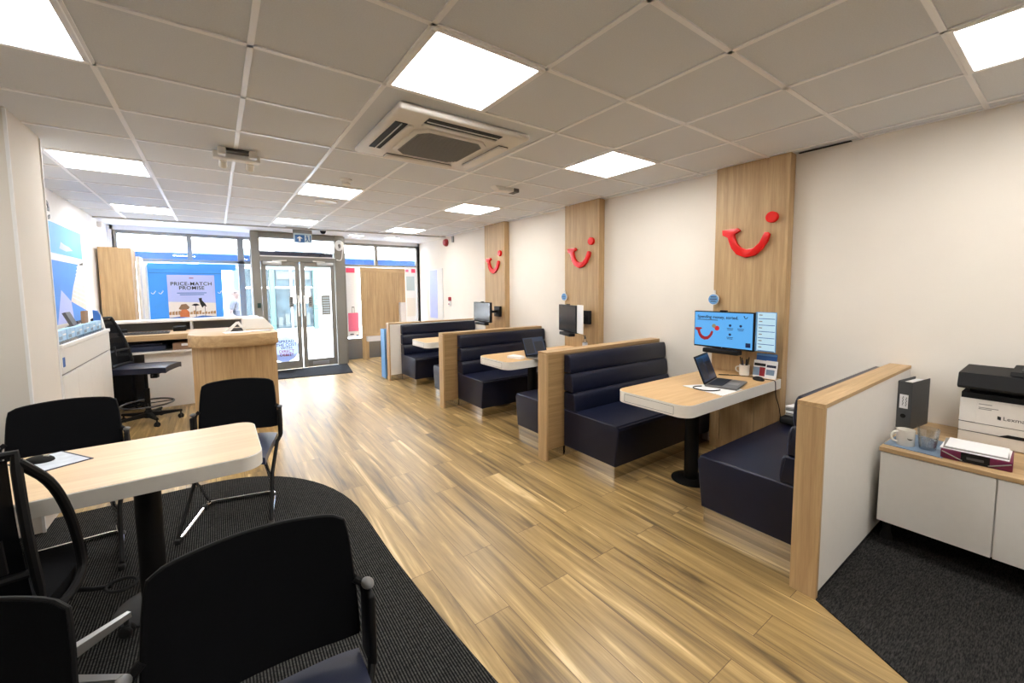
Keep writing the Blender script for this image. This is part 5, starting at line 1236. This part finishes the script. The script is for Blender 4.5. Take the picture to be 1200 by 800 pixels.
m = M(); m.prism([(10.273, 0.12), (10.275, 0.12), (10.335, 0.46), (10.332, 0.46)], 'x', 1.76, 2.26); m.b.transform(Matrix.Translation((0, -0.008, 0))); obj('sign_print', m, 'leaf', bdy)

# two passers-by
def person(name, x, y, h, rz, mats, label, arm=0.0):
    r = thing(name, label, 'person', (x, y, -0.04), rz)
    k = h/1.70
    def skin(nm, V, E, mat, root=0, sub=2):
        me = bpy.data.meshes.new(nm); me.from_pydata([tuple(c*k for c in v[:3]) for v in V], E, []); me.materials.append(MT[mat])
        for p in me.polygons: p.use_smooth = True
        o = bpy.data.objects.new(nm, me); COL.objects.link(o); o.parent = r
        md = o.modifiers.new('Skin', 'SKIN'); md.use_smooth_shade = True
        sv = me.skin_vertices[0].data
        for i, v in enumerate(V):
            rx = v[3]; ry = v[4] if len(v) > 4 else rx
            sv[i].radius = (rx*k, ry*k); sv[i].use_root = (i == root)
        s = o.modifiers.new('Sub', 'SUBSURF'); s.levels = sub; s.render_levels = sub
        return o
    # front = -y
    V = [(0, 0, 0.95, 0.14, 0.10), (0, 0, 1.12, 0.125, 0.095), (0, 0, 1.32, 0.15, 0.10), (0, 0.01, 1.43, 0.09, 0.07), (0, 0, 1.49, 0.052), (0, -0.01, 1.55, 0.07, 0.08), (0, -0.015, 1.63, 0.078, 0.09), (0, -0.01, 1.69, 0.05)]
    E = [(0, 1), (1, 2), (2, 3), (3, 4), (4, 5), (5, 6), (6, 7)]
    def chain(start, pts):
        p = start
        for q in pts: V.append(q); E.append((p, len(V)-1)); p = len(V)-1
        return p
    for s in (-1, 1):
        chain(0, [(s*0.10, 0, 0.84, 0.085), (s*0.105, -0.01*s, 0.48, 0.058), (s*0.105, 0.03*s, 0.09, 0.042), (s*0.11, -0.10, 0.045, 0.035, 0.04)])
        w = chain(3, [(s*0.17, 0, 1.40, 0.058), (s*0.225, 0.02, 1.12, 0.042), (s*0.22, -0.12-arm, 0.92+arm, 0.030), (s*0.215, -0.17-arm, 0.87+arm, 0.028, 0.02)])
        hx, hy, hz = s*0.215, -0.17-arm, 0.87+arm
        for q in range(4): chain(w, [(hx-0.024+0.016*q, hy-0.045, hz-0.03, 0.009), (hx-0.026+0.017*q, hy-0.055, hz-0.065+0.006*abs(q-1.5), 0.008)])
        chain(w, [(hx-s*0.035, hy-0.03, hz-0.005, 0.010), (hx-s*0.045, hy-0.055, hz-0.02, 0.009)])
    b = skin('body', V, E, mats[0])
    m = M(); m.ball((0, -0.10*k, 1.60*k), 0.016*k, (0.7, 1, 1.2)); m.ball((0.03*k, -0.088*k, 1.625*k), 0.010*k); m.ball((-0.03*k, -0.088*k, 1.625*k), 0.010*k); m.box((-0.022*k, -0.094*k, 1.555*k), (0.022*k, -0.082*k, 1.563*k), 0.003, 1)
    for s in (-1, 1): m.ball((s*0.078*k, 0.0, 1.61*k), 0.022*k, (0.4, 0.8, 1.2))
    obj('face', m, mats[0], r, local=True)
    m = M(); m.ball((0, 0.012*k, 1.645*k), 0.098*k, (0.92, 1.05, 0.85), 20)
    bmesh.ops.delete(m.b, geom=[v for v in m.b.verts if v.co.y < -0.045*k and v.co.z < 1.665*k], context='VERTS'); obj('hair', m, mats[1], r, local=True)
    skin('top', [(0, 0, 0.90, 0.152, 0.112), (0, 0, 1.12, 0.142, 0.112), (0, 0, 1.32, 0.165, 0.115), (0, 0.01, 1.42, 0.10, 0.08), (0.17, 0, 1.395, 0.072), (0.212, 0.015, 1.20, 0.062), (-0.17, 0, 1.395, 0.072), (-0.212, 0.015, 1.20, 0.062)], [(0, 1), (1, 2), (2, 3), (3, 4), (4, 5), (3, 6), (6, 7)], mats[2])
    skin('trousers', [(0, 0, 0.93, 0.148, 0.108), (0.10, 0, 0.82, 0.096), (0.105, -0.01, 0.48, 0.07), (0.105, 0.03, 0.12, 0.056), (-0.10, 0, 0.82, 0.096), (-0.105, 0.01, 0.48, 0.07), (-0.105, -0.03, 0.12, 0.056)], [(0, 1), (1, 2), (2, 3), (0, 4), (4, 5), (5, 6)], mats[3])
    return r
person('person', 0.38, 11.8, 1.55, math.radians(60), ('skin', 'hairr', 'tshirt', 'jeans'), 'person in a grey-blue T-shirt standing outside the left window, arms forward', 0.05)
person('person', 1.02, 13.0, 1.60, math.radians(-80), ('skin', 'hairb', 'shirt', 'jeans'), 'person in a pale blue top half hidden behind the grey door post')

# ------------------------------------------------------------------ light, sky, camera
w = bpy.data.worlds.new('World'); S.world = w; w.use_nodes = True
nt = w.node_tree; bg = nt.nodes['Background']
tc = N(nt, 'ShaderNodeTexCoord'); sp = N(nt, 'ShaderNodeSeparateXYZ'); rp = N(nt, 'ShaderNodeValToRGB')
nt.links.new(tc.outputs['Generated'], sp.inputs[0]); nt.links.new(sp.outputs['Z'], rp.inputs['Fac'])
rp.color_ramp.elements[0].color = (0.92, 0.96, 1.0, 1); rp.color_ramp.elements[1].color = (0.62, 0.78, 1.0, 1)
nt.links.new(rp.outputs['Color'], bg.inputs['Color']); bg.inputs['Strength'].default_value = 46.0

R = Vector((0.8120, -0.5836, -0.0073)); Fw = Vector((0.5815, 0.8100, -0.0758))
Fw.normalize(); R = (R-Fw*R.dot(Fw)).normalized(); U = R.cross(Fw)
cam = bpy.data.cameras.new('Camera'); cam.lens = 14.472; cam.sensor_width = 36.0; cam.sensor_fit = 'HORIZONTAL'
cam.shift_y = -0.02082; cam.clip_start = 0.05; cam.clip_end = 200
co = bpy.data.objects.new('Camera', cam); COL.objects.link(co)
co.matrix_world = Matrix(((R.x, U.x, -Fw.x, 0.0), (R.y, U.y, -Fw.y, 0.0), (R.z, U.z, -Fw.z, 1.5164), (0, 0, 0, 1)))
S.camera = co
vs = S.view_settings
vs.view_transform = 'Standard'; vs.look = 'None'; vs.gamma = 1.0; vs.use_curve_mapping = False; vs.exposure = 0.0
S.cycles.use_denoising = True
S.cycles.max_bounces = 10; S.cycles.diffuse_bounces = 6; S.cycles.transparent_max_bounces = 16
S.cycles.sample_clamp_indirect = 8.0
